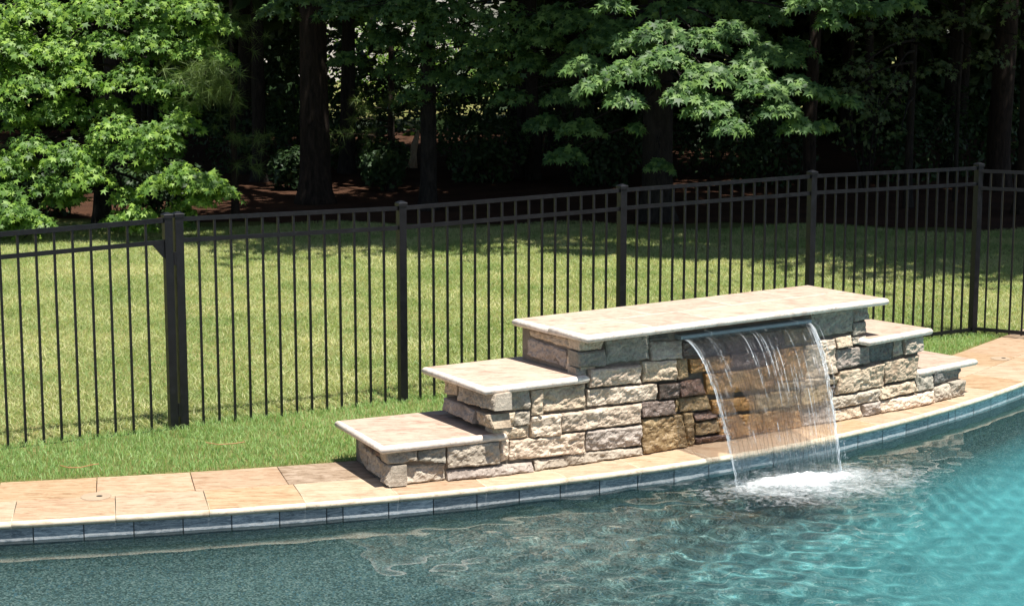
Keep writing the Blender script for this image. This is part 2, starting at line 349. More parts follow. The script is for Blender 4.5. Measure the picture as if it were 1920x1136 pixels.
# ------------------------------------------------------------------ pool edge curve (nose of the coping)
XS = np.linspace(-9, 8, 1701)
_p = np.array([.005, .058, .424, 11.592])
def _curve(x):
    y = np.polyval(_p, np.clip(x, -3.2, 4.9)); d = np.polyval(np.polyder(_p), np.clip(x, -3.2, 4.9))
    return y + np.where(x < -3.2, (x + 3.2) * d, 0) + np.where(x > 4.9, (x - 4.9) * d, 0), d
YS, DS = _curve(XS)
ARC = np.concatenate([[0], np.cumsum(np.hypot(np.diff(XS), np.diff(YS)))]); ARC -= np.interp(0, XS, ARC)
def edge(s, d=0.0, z=0.0):
    """point at arc length s along the nose, d metres inland"""
    x = np.interp(s, ARC, XS); y = np.interp(s, ARC, YS); m = np.interp(s, ARC, DS); L = math.hypot(1, m)
    return np.array([x - m / L * d, y + d / L, z])
def edge_s(x): return float(np.interp(x, XS, ARC))
DECK = 1.03
WATER_Z = -0.13
def d_inland(P):
    """signed distance inland of the nose, approx (P (n,2))"""
    y, dd = _curve(P[:, 0]); d = (P[:, 1] - y) / np.hypot(1, dd)
    x2 = P[:, 0] + dd / np.hypot(1, dd) * d; y2, dd2 = _curve(x2); nx, ny = -dd2 / np.hypot(1, dd2), 1 / np.hypot(1, dd2)
    return (P[:, 0] - x2) * nx + (P[:, 1] - y2) * ny

# ------------------------------------------------------------------ ground
def lawn_h(x, y):
    a = np.clip((y - 18) / 20, 0, 1)
    return .035 * np.sin(x * .7 + 1.3) * np.sin(y * .45) * a - .01
def build_ground():
    xs = np.concatenate([[-300, -120, -60, -30, -18], np.linspace(-12, 12, 60), [18, 30, 60, 120, 300]])
    v = []; f = []
    ts = np.concatenate([np.linspace(0, 1, 45) ** 1.3 * 60, [75, 95, 130, 200, 420]])
    for i, x in enumerate(xs):
        xc = np.clip(x, -8.5, 7.5); b = edge(edge_s(xc), DECK - .06)
        for t in ts:
            y = b[1] + t; xx = x if abs(x) > 8.6 else b[0]; xx = xx + (x - xx) * min(1, t / 6)
            v.append((xx, y, float(lawn_h(np.array(xx), np.array(y)))))
    n = len(ts)
    for i in range(len(xs) - 1):
        for j in range(n - 1): f.append((i * n + j, (i + 1) * n + j, (i + 1) * n + j + 1, i * n + j + 1))
    g = link('lawn', mesh('lawn', v, f), M['ground'], smooth=True); tag(g, 'mown grass lawn running back to the trees', kind='structure')
    # near side of the pool: a paved patio where the photographer stands
    mb = MB(); mb.box((0, -1.8, -.02), (1, 0, 0), (0, 1, 0), (0, 0, 1), 14, 4.3, .02)
    p = mb.build('patio', M['patio']); tag(p, kind='structure')
build_ground()
def build_strawbed():
    # irregular bed under the trees
    v = []; f = []; nx, ny = 70, 22
    for i in range(nx):
        x = -22 + 46 * i / (nx - 1)
        fr = 27.6 + .9 * mnoise.noise(Vector((x * .35, 2.2, 0))) + .5 * mnoise.noise(Vector((x * 1.3, 7, 0))) - .11 * max(0, x - 1) + (.9 if x < -6 else 0)
        for j in range(ny):
            y = fr + (54 - fr) * (j / (ny - 1)) ** 1.4
            v.append((x, y, float(lawn_h(np.array(x), np.array(y))) + .012 + .05 * max(0, mnoise.noise(Vector((x * .8, y * .8, 3)))) * min(1, j / 2)))
    for i in range(nx - 1):
        for j in range(ny - 1): f.append((i * ny + j, (i + 1) * ny + j, (i + 1) * ny + j + 1, i * ny + j + 1))
    o = link('pine_straw_bed', mesh('pine_straw_bed', v, f), M['strawbed'], smooth=True); tag(o, 'reddish pine straw ground under the trees', kind='structure')
build_strawbed()

# ------------------------------------------------------------------ pool shell, water
S0, S1 = edge_s(-8.5), edge_s(7.2)
def build_pool():
    ss = np.linspace(S0, S1, 160); v = []; f = []
    zs = [-.19, -.45, -.8, -1.1, -1.25]
    rows = []
    def floor_z(x): return -1.05 - .75 * np.clip((x - .1) / 3.2, 0, 1)
    for s in ss:
        p = edge(s, .04); fz = float(floor_z(p[0])); colr = []
        for z in (-.19, -.34): colr.append((p[0], p[1], z))
        for a in np.linspace(.1, 1, 10):
            qq = edge(s, .04 - 1.25 * (1 - math.cos(a * math.pi / 2))); colr.append((qq[0], qq[1], -.34 + (fz + .34) * math.sin(a * math.pi / 2)))
        q = edge(s, -1.26); colr.append((q[0], q[1], fz))
        ny = 14
        for j in range(1, ny + 1):
            t = j / ny; yy = q[1] + (2.4 - q[1]) * t; colr.append((q[0] + (p[0] - q[0]) * 0, yy, fz))
        colr.append((q[0], 2.4, .0))
        rows.append(colr)
    n = len(rows[0]); v = [p for r in rows for p in r]
    for i in range(len(rows) - 1):
        for j in range(n - 1): f.append((i * n + j, i * n + j + 1, (i + 1) * n + j + 1, (i + 1) * n + j))
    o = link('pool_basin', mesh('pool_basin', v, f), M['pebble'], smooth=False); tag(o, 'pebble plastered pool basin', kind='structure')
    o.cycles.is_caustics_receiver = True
    return o
basin = build_pool()
SPL = edge_s(1.97), -.62           # where the falling sheet lands
SPLP = edge(*SPL)
def wave(x, y):
    """water height ripples: calm to the left, agitated round the splash"""
    r = np.hypot(x - SPLP[0], (y - SPLP[1])) + 1e-3
    ag = np.clip(1.25 - (np.maximum(r - .3, 0)) / 3.4, .0, 1.0) ** 1.5
    rx = np.clip((x + 1.0) / 1.5, 0, 1)
    rt = np.clip((x - 1.3) / 1.7, 0, 1)                              # calmer again to the far right
    A = ag * (1 - .75 * rt)
    th = np.arctan2(y - SPLP[1], x - SPLP[0]); brk = .5 + .5 * np.sin(3.1 * th + 1.7 * np.sin(2.3 * x + .6) + 1.3 * np.sin(2.9 * y))      # broken, uneven rings
    ring = brk * np.exp(-np.maximum(r - .35, 0) / .9)                      # rings spreading from the splash
    h = .0020 * A * (.3 + .7 * brk) * np.sin(2 * np.pi * (r / .46 + .55 * np.sin(x * 1.9 + .8 * y) + .45 * np.sin(y * 1.6 - 1.1 * x + 2)))
    h += .0026 * ring * (1 - .5 * rt) * np.sin(2 * np.pi * (r / .19 + .5 * np.sin(x * 3.3 + y) + .4 * np.sin(2.7 * y - 2.1 * x)))
    for (k, ang, am, ph) in ((2.2, .9, .0032, .8), (3.1, .4, .0026, .3), (4.7, 2.0, .0017, 1.7), (6.2, -.7, .0012, 2.2), (7.9, 1.1, .0009, 4.1), (9.4, 1.7, .0006, 5.0), (11.7, 2.6, .0004, .9), (14.3, .1, .00018, 3.3), (19, .8, .00010, 1.1)):
        w = 2 * np.pi * (k * .55 * (x * math.cos(ang) + y * math.sin(ang)) + .30 * np.sin(x * 1.1 + ph * 2 + .7 * y) + .16 * np.sin(2.3 * y - 1.4 * x + ph)) + ph
        lo = 1.75 - 1.55 * rt if k < 9 else (1 + 1.8 * np.exp(-r / 1.1)) * (1 - .7 * rt)
        h += am * np.sin(w) * (.05 + .95 * (.40 * rx + .60 * ag)) * lo
    return h
def build_water():
    x0, x1, y0, y1 = -5.2, 5.6, 5.6, 15.9
    st = .024; xs = np.arange(x0, x1, st); ys = np.arange(y0, y1, st)
    X, Y = np.meshgrid(xs, ys, indexing='ij'); Z = WATER_Z + wave(X, Y)
    d = d_inland(np.stack([X.ravel(), Y.ravel()], 1)).reshape(X.shape)
    keep = d < .16
    vid = -np.ones(X.shape, int); vid[keep] = np.arange(keep.sum())
    v = np.stack([X[keep], Y[keep], Z[keep]], 1)
    a, b, c, dd = vid[:-1, :-1], vid[1:, :-1], vid[1:, 1:], vid[:-1, 1:]
    ok = (a >= 0) & (b >= 0) & (c >= 0) & (dd >= 0)
    f = np.stack([a[ok], b[ok], c[ok], dd[ok]], 1)
    me = fast_mesh('pool_water', v, f)
    me.polygons.foreach_set('use_smooth', np.ones(len(f), bool))
    # bottom cap
    o = link('pool_water', me, M['water']); tag(o, 'clear rippled pool water', kind='structure')
    o.cycles.is_caustics_caster = True
    return o
water = build_water()
sl.cycles.is_caustics_light = True

# ------------------------------------------------------------------ generic bullnosed slab
def slab(name, mapf, s0, s1, d0, d1, z0, z1, flags, mat, parent, nseg=6, r=None, gap=.0015):
    """flags: (front d0, right s1, back d1, left s0) bullnosed or not; mapf(s,d,z) -> world"""
    th = z1 - z0; r = r or th / 2; v = []; f = []
    s0 += 0 if flags[3] else gap; s1 -= 0 if flags[1] else gap; d0 += 0 if flags[0] else gap; d1 -= 0 if flags[2] else gap
    a = [r if q else .0025 for q in flags]
    K = 7; rings = []
    for k in range(K):
        t = math.pi / 2 - math.pi * k / (K - 1); c = math.cos(t); z = (z0 + z1) / 2 + th / 2 * math.sin(t)
        lo_d = d0 + a[0] * (1 - c); hi_d = d1 - a[2] * (1 - c); lo_s = s0 + a[3] * (1 - c); hi_s = s1 - a[1] * (1 - c)
        ring = []
        m = nseg
        for i in range(m): ring.append((lo_s + (hi_s - lo_s) * i / m, lo_d, z))
        for i in range(2): ring.append((hi_s, lo_d + (hi_d - lo_d) * i / 2, z))
        for i in range(m): ring.append((hi_s - (hi_s - lo_s) * i / m, hi_d, z))
        for i in range(2): ring.append((lo_s, hi_d - (hi_d - lo_d) * i / 2, z))
        rings.append(ring)
    n = len(rings[0])
    for ring in rings:
        for q in ring:
            p = mapf(*q); w = .0012 * mnoise.noise(Vector(p * 9))
            v.append((p[0] + w, p[1] + w, p[2] + w))
    for k in range(K - 1):
        for i in range(n):
            j = (i + 1) % n; f.append((k * n + i, (k + 1) * n + i, (k + 1) * n + j, k * n + j))
    m = nseg
    for base, rev in ((0, False), ((K - 1) * n, True)):
        for i in range(m):                      # strips between front and back rows of points
            A = base + i; B = base + i + 1; b1 = base + m + 2 + (m - i); b2 = base + m + 2 + (m - i - 1)
            b1 = base + (m + 2 + (m - i)) % n; b2 = base + m + 2 + (m - i - 1)
            if i == 0: b1 = base + 2 * m + 2
            q = [A, B, b2, b1]
            if i == m - 1: q = [A, B, base + m + 1, b2, b1]
            if i == 0: q = q + [base + 2 * m + 3]
            f.append(tuple(q[::-1] if rev else q))
    o = link(name, mesh(name, v, f), mat, parent)
    sm = [abs(p.normal.z) < .93 for p in o.data.polygons]; o.data.polygons.foreach_set('use_smooth', sm)
    if any(flags):                                   # the honed bullnose is paler than the filled top
        o.data.materials.append(M['cap_nose' if name == 'cap_slab' else 'nose'])
        o.data.polygons.foreach_set('material_index', [1 if abs(p.normal.z) < .975 else 0 for p in o.data.polygons])
    return o

# ------------------------------------------------------------------ coping and waterline tiles
cop = None
def build_coping():
    v = []; f = []
    ss = np.linspace(edge_s(-5.6), edge_s(6.4), 90)
    for s in ss:
        for (d, z) in ((.042, -.06), (.042, -.047), (DECK - .01, -.047), (DECK - .01, -.12)): v.append(edge(s, d, z))
    for i in range(len(ss) - 1):
        for j in range(3): f.append((i * 4 + j, (i + 1) * 4 + j, (i + 1) * 4 + j + 1, i * 4 + j + 1))
    base = link('pool_deck', mesh('pool_deck', v, f), M['bed']); tag(base, 'travertine deck strip along the pool edge', kind='structure')
    fj = [edge_s(onz(x, 960, 0)[0]) for x in (17, 203, 384, 560, 735)]
    fj = [edge_s(-3.12) , edge_s(-2.50), edge_s(-1.93), edge_s(-1.33), edge_s(-.74), edge_s(-.16)]
    s = fj[0]
    while s > edge_s(-5.4): s -= .60; fj.insert(0, s)
    s = fj[-1]
    while s < edge_s(6.2): s += .585 + .03 * random.random(); fj.append(s)
    mats = ['cop_a', 'cop_a', 'cop_c', 'cop_b', 'cop_a', 'cop_b', 'cop_c', 'cop_b', 'cop_a', 'cop_b', 'cop_b', 'cop_a']
    for i, (a, b) in enumerate(zip(fj, fj[1:])):
        slab('coping_stone', edge, a, b, 0, .515, -.046, 0, (1, 0, 0, 0), M[mats[i % len(mats)]], base, 6)
    bj = [edge_s(x) for x in (-5.35, -4.6, -3.98, -3.36, -2.72, -2.12, -1.60, -.98, -.36)]
    s = bj[-1]
    while s < edge_s(6.2): s += .60; bj.append(s)
    bm = ['cop_b', 'cop_a', 'cop_b', 'cop_c', 'cop_a', 'cop_a', 'cop_d', 'cop_b', 'cop_a', 'cop_a', 'cop_b', 'cop_c', 'cop_a', 'cop_c', 'cop_c', 'cop_c']
    # image joints: 52, 240, 425, 600 at the back edge
    bj[2:9] = [edge_s(x) for x in (-3.86, -3.26, -2.62, -1.98, -1.36, -.76, -.2)]
    for i, (a, b) in enumerate(zip(bj, bj[1:])):
        slab('paver', edge, a, b, .518, DECK, -.046, .0, (0, 0, 0, 0), M[bm[i % len(bm)]], base, 5)
    # waterline tiles on the pool wall
    wv = []; wf = []
    for s in ss:
        for (d, z) in ((.038, -.047), (.038, -.20)): wv.append(edge(s, d, z))
    for i in range(len(ss) - 1): wf.append((i * 2, i * 2 + 1, i * 2 + 3, i * 2 + 2))
    tb = link('pool_wall', mesh('pool_wall', wv, wf), M['grout']); tag(tb, 'pool wall behind the waterline tiles', kind='structure')
    s = edge_s(-4.9)
    s = edge_s(-2.97) - .3125 * 6; k = 0
    while s < edge_s(5.6):
        w = .305
        if k in (12, 31): w = .105
        p = []; q = []
        nn = 3
        for j in range(nn + 1):
            t = s + .002 + (w - .004) * j / nn
            for (d, z) in ((.034, -.046), (.028, -.049), (.028, -.193), (.034, -.197)): p.append(edge(t, d, z))
        for j in range(nn):
            for c in range(3): q.append((j * 4 + c, j * 4 + c + 1, (j + 1) * 4 + c + 1, (j + 1) * 4 + c))
        link('tile', mesh('tile', p, q), M['tile'], tb)
        s += w + .0035; k += 1
    # round lids let into the pavers
    for nm, px, py, rr, lab in (('deck_lid', 180, 930.5, .098, 'round cream lid with finger hole set in the left deck'), ('deck_lid', 1876, 672, .09, 'round cream lid set in the wet deck at far right')):
        c = onz(px, py, 0); e = empty(nm, (c[0], c[1], 0)); tag(e, lab, 'lid', 'round lids let into the deck')
        mb = MB(); vv = []; ff = []
        for kk, (rad, z) in enumerate(((rr, .0005), (rr * .985, .004), (rr * .9, .0055), (rr * .3, .006))):
            for t in range(32): vv.append((rad * math.cos(t * math.pi / 16), rad * math.sin(t * math.pi / 16), z))
        for kk in range(3):
            for t in range(32): ff.append((kk * 32 + t, kk * 32 + (t + 1) % 32, (kk + 1) * 32 + (t + 1) % 32, (kk + 1) * 32 + t))
        ff.append(tuple(96 + t for t in range(32)))
        link('disc', mesh('disc', vv, ff), M['lid'], e)
        vv = [(.02 * math.cos(t * math.pi / 8) + .025, .016 * math.sin(t * math.pi / 8) - .01, .0085) for t in range(16)] + [(.02 * math.cos(t * math.pi / 8) + .025, .016 * math.sin(t * math.pi / 8) - .01, .005) for t in range(16)]
        link('finger_hole', mesh('finger_hole', vv, [tuple(range(16))] + [(t, 16 + t, 16 + (t + 1) % 16, (t + 1) % 16) for t in range(16)]), M['hole'], e)
        ring = [(rr * 1.02 * math.cos(t * math.pi / 16), rr * 1.02 * math.sin(t * math.pi / 16), .0012) for t in range(32)] + [(rr * 1.0 * math.cos(t * math.pi / 16), rr * 1.0 * math.sin(t * math.pi / 16), .0016) for t in range(32)]
        link('rim', mesh('rim', ring, [(t, (t + 1) % 32, 32 + (t + 1) % 32, 32 + t) for t in range(32)]), M['cop_d'], e)
build_coping()

# ------------------------------------------------------------------ stone water wall
KN = np.array([(-.830, 11.511), (-.14, 11.79), (.51, 12.13), (2.81, 13.68), (3.32, 14.06), (3.80, 14.50)])
KS = np.concatenate([[0], np.cumsum(np.linalg.norm(np.diff(KN, axis=0), axis=1))])
def wall_pt(s, z=0.0, out=0.0):
    i = int(np.clip(np.searchsorted(KS, s) - 1, 0, len(KN) - 2)); u = (s - KS[i]) / (KS[i + 1] - KS[i])
    p = KN[i] + (KN[i + 1] - KN[i]) * u; d = (KN[i + 1] - KN[i]) / (KS[i + 1] - KS[i])
    # smooth the outward normal between segments
    sm = np.clip(s, 0, KS[-1]); ang = np.interp(sm, (KS[:-1] + KS[1:]) / 2, np.arctan2(np.diff(KN[:, 1]), np.diff(KN[:, 0])))
    n = np.array([math.sin(ang), -math.cos(ang)])
    return np.array([p[0] + n[0] * out, p[1] + n[1] * out, z])
def wall_sz(x, y):
    r = ray(x, y); best = None
    for i, (a, b) in enumerate(zip(KN, KN[1:])):
        Mx = np.array([[r[0], -(b - a)[0]], [r[1], -(b - a)[1]]]); t, u = np.linalg.solve(Mx, a)
        lo = -9 if i == 0 else -1e-6; hi = 9 if i == len(KN) - 2 else 1 + 1e-6
        if lo <= u <= hi: return KS[i] + u * (KS[i + 1] - KS[i]), CAMH + t * r[2]
wallo = empty('stone_water_wall', (1.5, 13.2, 0))
tag(wallo, 'stepped ledgestone water feature wall with travertine caps beside the pool', 'fountain')
WL = np.array([1.5, 13.2, 0])
def local(v): return [np.array(p) - WL for p in v]
def stone(quad, mapf, mat, seed, pr=0.0, rough=1.0, depth=.13, name='stone', wrap=0.0):
    """quad: four (s,z) corners bl,br,tr,tl on a face; mapf(s,z,out)->world"""
    (b0, b1, t1, t0) = [np.array(q, float) for q in quad]; g = .0035
    w = (np.linalg.norm(b1 - b0) + np.linalg.norm(t1 - t0)) / 2; h = (np.linalg.norm(t0 - b0) + np.linalg.norm(t1 - b1)) / 2
    nu = int(np.clip(w / .0100, 6, 54)); nv = int(np.clip(h / .0100, 6, 26))
    rs = random.Random(seed); ox, oy = rs.uniform(0, 90), rs.uniform(0, 90)
    tx, ty = rs.uniform(-.012, .012), rs.uniform(-.010, .014); v = []; f = []
    rad = rs.uniform(.004, .009)
    def edge_n(t, k): return .0055 * mnoise.noise(Vector((t * 14 + ox, k * 7.3 + oy, 1.7))) + .0035 * mnoise.noise(Vector((t * 40 + ox, k * 3.1, oy)))
    for j in range(nv + 1):
        for i in range(nu + 1):
            u, t = i / nu, j / nv
            p = (b0 * (1 - u) + b1 * u) * (1 - t) + (t0 * (1 - u) + t1 * u) * t
            eu = edge_n(p[1], 1) * (1 - u) + edge_n(p[1], 2) * u; ev = edge_n(p[0], 3) * (1 - t) + edge_n(p[0], 4) * t
            du = min(u, 1 - u) * w; dv = min(t, 1 - t) * h
            p = p + np.array([eu + g * (1 - 2 * u), ev + g * (1 - 2 * t)])
            # relief: fractured planes + fine fractal
            q = Vector((p[0] * 9 + ox, p[1] * 13 + oy, seed * .37))
            rid = 1 - abs(mnoise.noise(q * .55)) * 2
            vor = mnoise.voronoi(q * .6)[0]; fac = vor[1] - vor[0]
            rid2 = 1 - abs(mnoise.noise(q * 1.5 + Vector((5, 1, 3)))) * 2
            rel = .018 * mnoise.noise(q * .45) + .012 * mnoise.fractal(q * 1.9, .8, 2.1, 5) + .011 * (rid - .5) + .006 * (rid2 - .5) + .014 * (min(fac, .5) - .2)
            tq = rel / .009; fl = math.floor(tq); fr_ = tq - fl; fr_ = min(1, max(0, (fr_ - .32) / .36)); rel = .35 * rel + .65 * (fl + fr_) * .009
            e = min(du, dv) ; rr = rad * (1 + .8 * mnoise.noise(Vector((p[0] * 20, p[1] * 20, oy))))
            k = max(0.0, 1 - e / max(rr, .004)); e2 = 1 - math.sqrt(max(0, 1 - k * k))
            sc = min(1.0, .72 + min(du, dv) / .10)
            out = pr + tx * (2 * u - 1) + ty * (1 - 2 * t) + rel * rough * sc - e2 * rad * 1.25
            v.append(mapf(p[0], p[1], out))
    n = nu + 1
    for j in range(nv):
        for i in range(nu): f.append((j * n + i, j * n + i + 1, (j + 1) * n + i + 1, (j + 1) * n + i))
    ring = [i for i in range(n)] + [j * n + nu for j in range(1, nv + 1)] + [nv * n + i for i in range(nu - 1, -1, -1)] + [j * n for j in range(nv - 1, 0, -1)]
    base = len(v)
    for r in ring:
        u, t = (r % n) / nu, (r // n) / nv; p = (b0 * (1 - u) + b1 * u) * (1 - t) + (t0 * (1 - u) + t1 * u) * t
        v.append(mapf(p[0], p[1], -depth))
    L = len(ring)
    for i in range(L): f.append((ring[(i + 1) % L], ring[i], base + i, base + (i + 1) % L))
    o = link(name, mesh(name, local(v), f), M[mat], wallo); o.location = (0, 0, 0)
    o.data.polygons.foreach_set('use_smooth', [False] * (nu * nv) + [False] * L)
    return o
def fmap(s, z, out): return wall_pt(s, z, out - .026)
A_, B_, C_, D_, E_, F_, G_ = (640, 760, 6.0), (790, 650, 5.818), (950, 580, 5.163), (1200, 600, 5.682), (1530, 560, 4.734), (1260, 580, 5.647), (1260, 740, 4.364)
Z1, Z2 = (640, 580, 3.246), (940, 520, 3.246)
def px(view, p): return view[0] + p[0] / view[2], view[1] + p[1] / view[2]
# (view, tl, tr, br, bl, material, proud)
STONES = [
 (A_, (492, 520), (864, 500), (860, 632), (532, 676), 'grey', .012), (A_, (870, 500), (1194, 470), (1192, 650), (868, 640), 'green', .004),
 (A_, (530, 700), (1196, 668), (1196, 882), (532, 925), 'grey', -.006), (A_, (1206, 470), (1794, 410), (1800, 660), (1208, 712), 'grey', .010),
 (A_, (1802, 400), (1906, 385), (1906, 625), (1806, 655), 'cream', .0), (Z1, (650, 985), (1172, 928), (1178, 992), (650, 1060), 'mauve', .012),
 (Z1, (1182, 922), (1622, 872), (1626, 962), (1182, 1000), 'grey', .004), (Z2, (392, 1078), (866, 1036), (866, 1106), (392, 1142), 'grey', .008),
 (Z1, (1034, 806), (1488, 748), (1494, 878), (1034, 925), 'cream', .006), (Z2, (526, 940), (868, 902), (868, 1026), (526, 1070), 'mauve', .004),
 (B_, (770, 505), (1206, 470), (1206, 690), (806, 716), 'grey', .006), (B_, (1214, 470), (1332, 460), (1332, 742), (1214, 756), 'buff', .016),
 (B_, (1340, 455), (1826, 400), (1826, 682), (1340, 722), 'buff', -.004), (B_, (776, 740), (1028, 716), (1022, 872), (800, 902), 'buff', .014),
 (B_, (1032, 716), (1206, 700), (1206, 852), (1030, 882), 'grey', .008), (B_, (800, 912), (1206, 866), (1206, 1002), (800, 1050), 'buff', -.004),
 (B_, (1216, 766), (1540, 730), (1540, 976), (1216, 1002), 'cream', .014), (Z2, (376, 830), (868, 768), (868, 890), (376, 950), 'cream', .004),
 (C_, (700, 290), (965, 272), (930, 386), (716, 410), 'buff', .016), (C_, (700, 420), (978, 392), (978, 552), (716, 572), 'green', .006),
 (C_, (984, 280), (1396, 238), (1396, 486), (984, 548), 'green', .0), (C_, (1404, 238), (1600, 215), (1600, 300), (1404, 312), 'charcoal', -.006),
 (C_, (1412, 322), (1722, 308), (1726, 482), (1414, 502), 'grey', .006), (C_, (820, 588), (1324, 536), (1324, 722), (816, 766), 'cream', .014),
 (C_, (700, 580), (812, 572), (808, 690), (700, 700), 'grey', -.01), (C_, (1336, 514), (1660, 490), (1668, 690), (1340, 716), 'buff', .010), (C_, (1664, 486), (1776, 478), (1782, 668), (1672, 690), 'tan', .004),
 (C_, (800, 782), (1476, 726), (1482, 884), (804, 956), 'cream', -.002), (C_, (1488, 728), (1690, 710), (1692, 856), (1490, 880), 'plum', .008),
 (D_, (430, 664), (690, 622), (728, 800), (444, 826), 'brown', .008), (D_, (44, 880), (388, 852), (388, 1012), (48, 1046), 'plum', .008),
 (D_, (394, 852), (438, 848), (438, 986), (394, 992), 'tan', .0), (D_, (446, 836), (744, 802), (776, 950), (450, 990), 'tan', .002),
 (D_, (606, 1000), (830, 960), (850, 1044), (610, 1082), 'brown', .008), (Z2, (868, 866), (1108, 836), (1138, 1072), (868, 1108), 'tan', .016),
 (Z2, (1114, 828), (1180, 824), (1190, 1066), (1144, 1072), 'tan', .012), (Z2, (1196, 890), (1330, 866), (1345, 942), (1197, 968), 'tan', .006),
 (Z2, (1197, 976), (1400, 948), (1410, 1034), (1200, 1060), 'brown', .004),
 # behind the falling sheet
 (F_, (130, 350), (580, 296), (606, 472), (150, 524), 'plum', .0), (F_, (588, 296), (900, 256), (930, 436), (614, 470), 'brown', .004),
 (F_, (908, 256), (1200, 222), (1232, 400), (938, 436), 'brown', .0), (F_, (1208, 222), (1530, 186), (1560, 356), (1240, 398), 'tan', .004),
 (F_, (212, 536), (640, 474), (640, 632), (226, 690), 'gold', .004), (F_, (646, 474), (1090, 430), (1090, 580), (646, 632), 'brown', .0),
 (F_, (1098, 428), (1420, 388), (1430, 744), (1104, 780), 'gold', .008), (F_, (1428, 386), (1610, 366), (1660, 704), (1438, 740), 'buff', .006),
 (F_, (376, 690), (880, 640), (880, 862), (390, 918), 'gold', .012), (F_, (886, 640), (1094, 590), (1098, 834), (886, 862), 'gold', .008),
 (F_, (1110, 786), (1430, 752), (1430, 830), (1110, 860), 'tan', -.002), (F_, (1436, 748), (1690, 712), (1700, 790), (1436, 826), 'buff', .0),
 (G_, (330, 50), (700, 10), (700, 132), (344, 172), 'gold', .006), (G_, (706, 6), (1060, -40), (1064, 90), (706, 130), 'tan', .008),
 (G_, (1068, -44), (1330, -92), (1330, 54), (1070, 92), 'tan', .006), (G_, (390, 190), (760, 146), (764, 292), (400, 322), 'gold', .004),
 (G_, (768, 146), (1064, 102), (1082, 262), (772, 290), 'gold', .004), (G_, (1078, 104), (1336, 62), (1342, 262), (1092, 308), 'mauve', .002),
 (G_, (402, 330), (880, 292), (886, 352), (404, 408), 'brown', .004), (G_, (888, 292), (1080, 270), (1092, 330), (892, 352), 'tan', .004),
 # right of the falls
 (E_, (-20, 140), (345, 72), (345, 296), (-20, 360), 'green', .004), (E_, (352, 70), (505, 42), (505, 190), (352, 212), 'green', .0), (E_, (348, 218), (478, 204), (478, 308), (345, 336), 'green', .004),
 (E_, (194, 346), (336, 320), (336, 426), (200, 448), 'buff', .008), (E_, (342, 346), (482, 326), (482, 402), (344, 418), 'grey', .0),
 (E_, (40, 372), (190, 356), (206, 664), (40, 700), 'cream', .010), (E_, (206, 458), (486, 420), (496, 572), (210, 638), 'mauve', .006),
 (E_, (492, 400), (702, 366), (702, 546), (502, 584), 'charcoal', -.006), (E_, (706, 372), (796, 352), (796, 492), (706, 526), 'grey', .0), (E_, (802, 354), (978, 320), (978, 462), (802, 502), 'grey', .014),
 (E_, (120, 706), (232, 690), (216, 760), (120, 780), 'buff', .0), (E_, (236, 650), (626, 574), (630, 782), (206, 862), 'buff', .008), (E_, (632, 562), (946, 500), (918, 708), (636, 758), 'buff', .004),
 (E_, (150, 890), (580, 796), (580, 906), (150, 1000), 'grey', .006), (E_, (590, 792), (902, 728), (922, 826), (590, 906), 'buff', .008), (E_, (918, 660), (1066, 640), (1072, 802), (926, 832), 'green', .0),
 (E_, (1072, 640), (1324, 590), (1316, 704), (1072, 768), 'charcoal', -.004), (E_, (150, 1006), (422, 950), (426, 1082), (150, 1140), 'buff', .008), (E_, (430, 948), (586, 908), (590, 1042), (434, 1086), 'mauve', .012),
 (E_, (592, 914), (1064, 812), (1066, 930), (592, 1042), 'cream', .010), (E_, (1070, 790), (1206, 754), (1214, 904), (1066, 938), 'grey', .006), (E_, (1212, 746), (1332, 716), (1334, 874), (1218, 904), 'grey', .010),
 (E_, (120, 790), (205, 775), (205, 872), (120, 890), 'plum', -.01),
]
for i, (vw, tl, tr, br, bl, mt, pr) in enumerate(STONES):
    q = [wall_sz(*px(vw, p)) for p in (bl, br, tr, tl)]
    q = [(s, max(z, .004)) for s, z in q]
    if min(q[0][1], q[1][1]) < .05: q[0] = (q[0][0], .003); q[1] = (q[1][0], .003)      # the lowest course sits on the deck
    stone(q, fmap, mt, 100 + i, pr * 1.3)
# end faces on the left of each step
def side_faces(p0, dr, lst, seed):
    p0 = np.array(p0); dr = np.array(dr) / np.linalg.norm(dr); n = np.array([-dr[1], dr[0]]); n = n if n[0] < 0 else -n
    def mp(s, z, out): q = p0 + dr * (-s) + n * out; return np.array([q[0], q[1], z])
    for i, (vw, tl, tr, br, bl, mt, pr) in enumerate(lst):
        q = []
        for p in (bl, br, tr, tl):
            P = on_plane(*px(vw, p), p0, dr); q.append((-float((P[:2] - p0) @ dr), max(P[2], .004)))
        stone(q, mp, mt, seed + i, pr)
side_faces(KN[0], (-.375, .927), [(A_, (200, 340), (482, 520), (500, 655), (270, 480), 'brown', .0), (A_, (200, 352), (282, 480), (300, 720), (208, 640), 'grey', .004), (A_, (284, 490), (460, 640), (465, 850), (300, 725), 'grey', .0), (A_, (466, 650), (530, 690), (534, 920), (470, 860), 'grey', .0)], 300)
side_faces((-.156, 11.776), (-.47, .88), [(B_, (245, 330), (396, 400), (396, 540), (245, 510), 'buff', .0), (B_, (408, 405), (800, 520), (806, 706), (408, 585), 'grey', .006), (B_, (240, 545), (580, 690), (584, 842), (240, 690), 'mauve', .008), (B_, (590, 690), (776, 740), (800, 900), (600, 850), 'buff', .008)], 330)
side_faces((.51, 12.12), (-.571, .82), [(C_, (225, 180), (700, 300), (714, 408), (225, 258), 'buff', .006), (C_, (205, 266), (580, 395), (582, 574), (205, 452), 'mauve', .006), (C_, (586, 395), (704, 420), (716, 590), (590, 578), 'buff', .0)], 350)
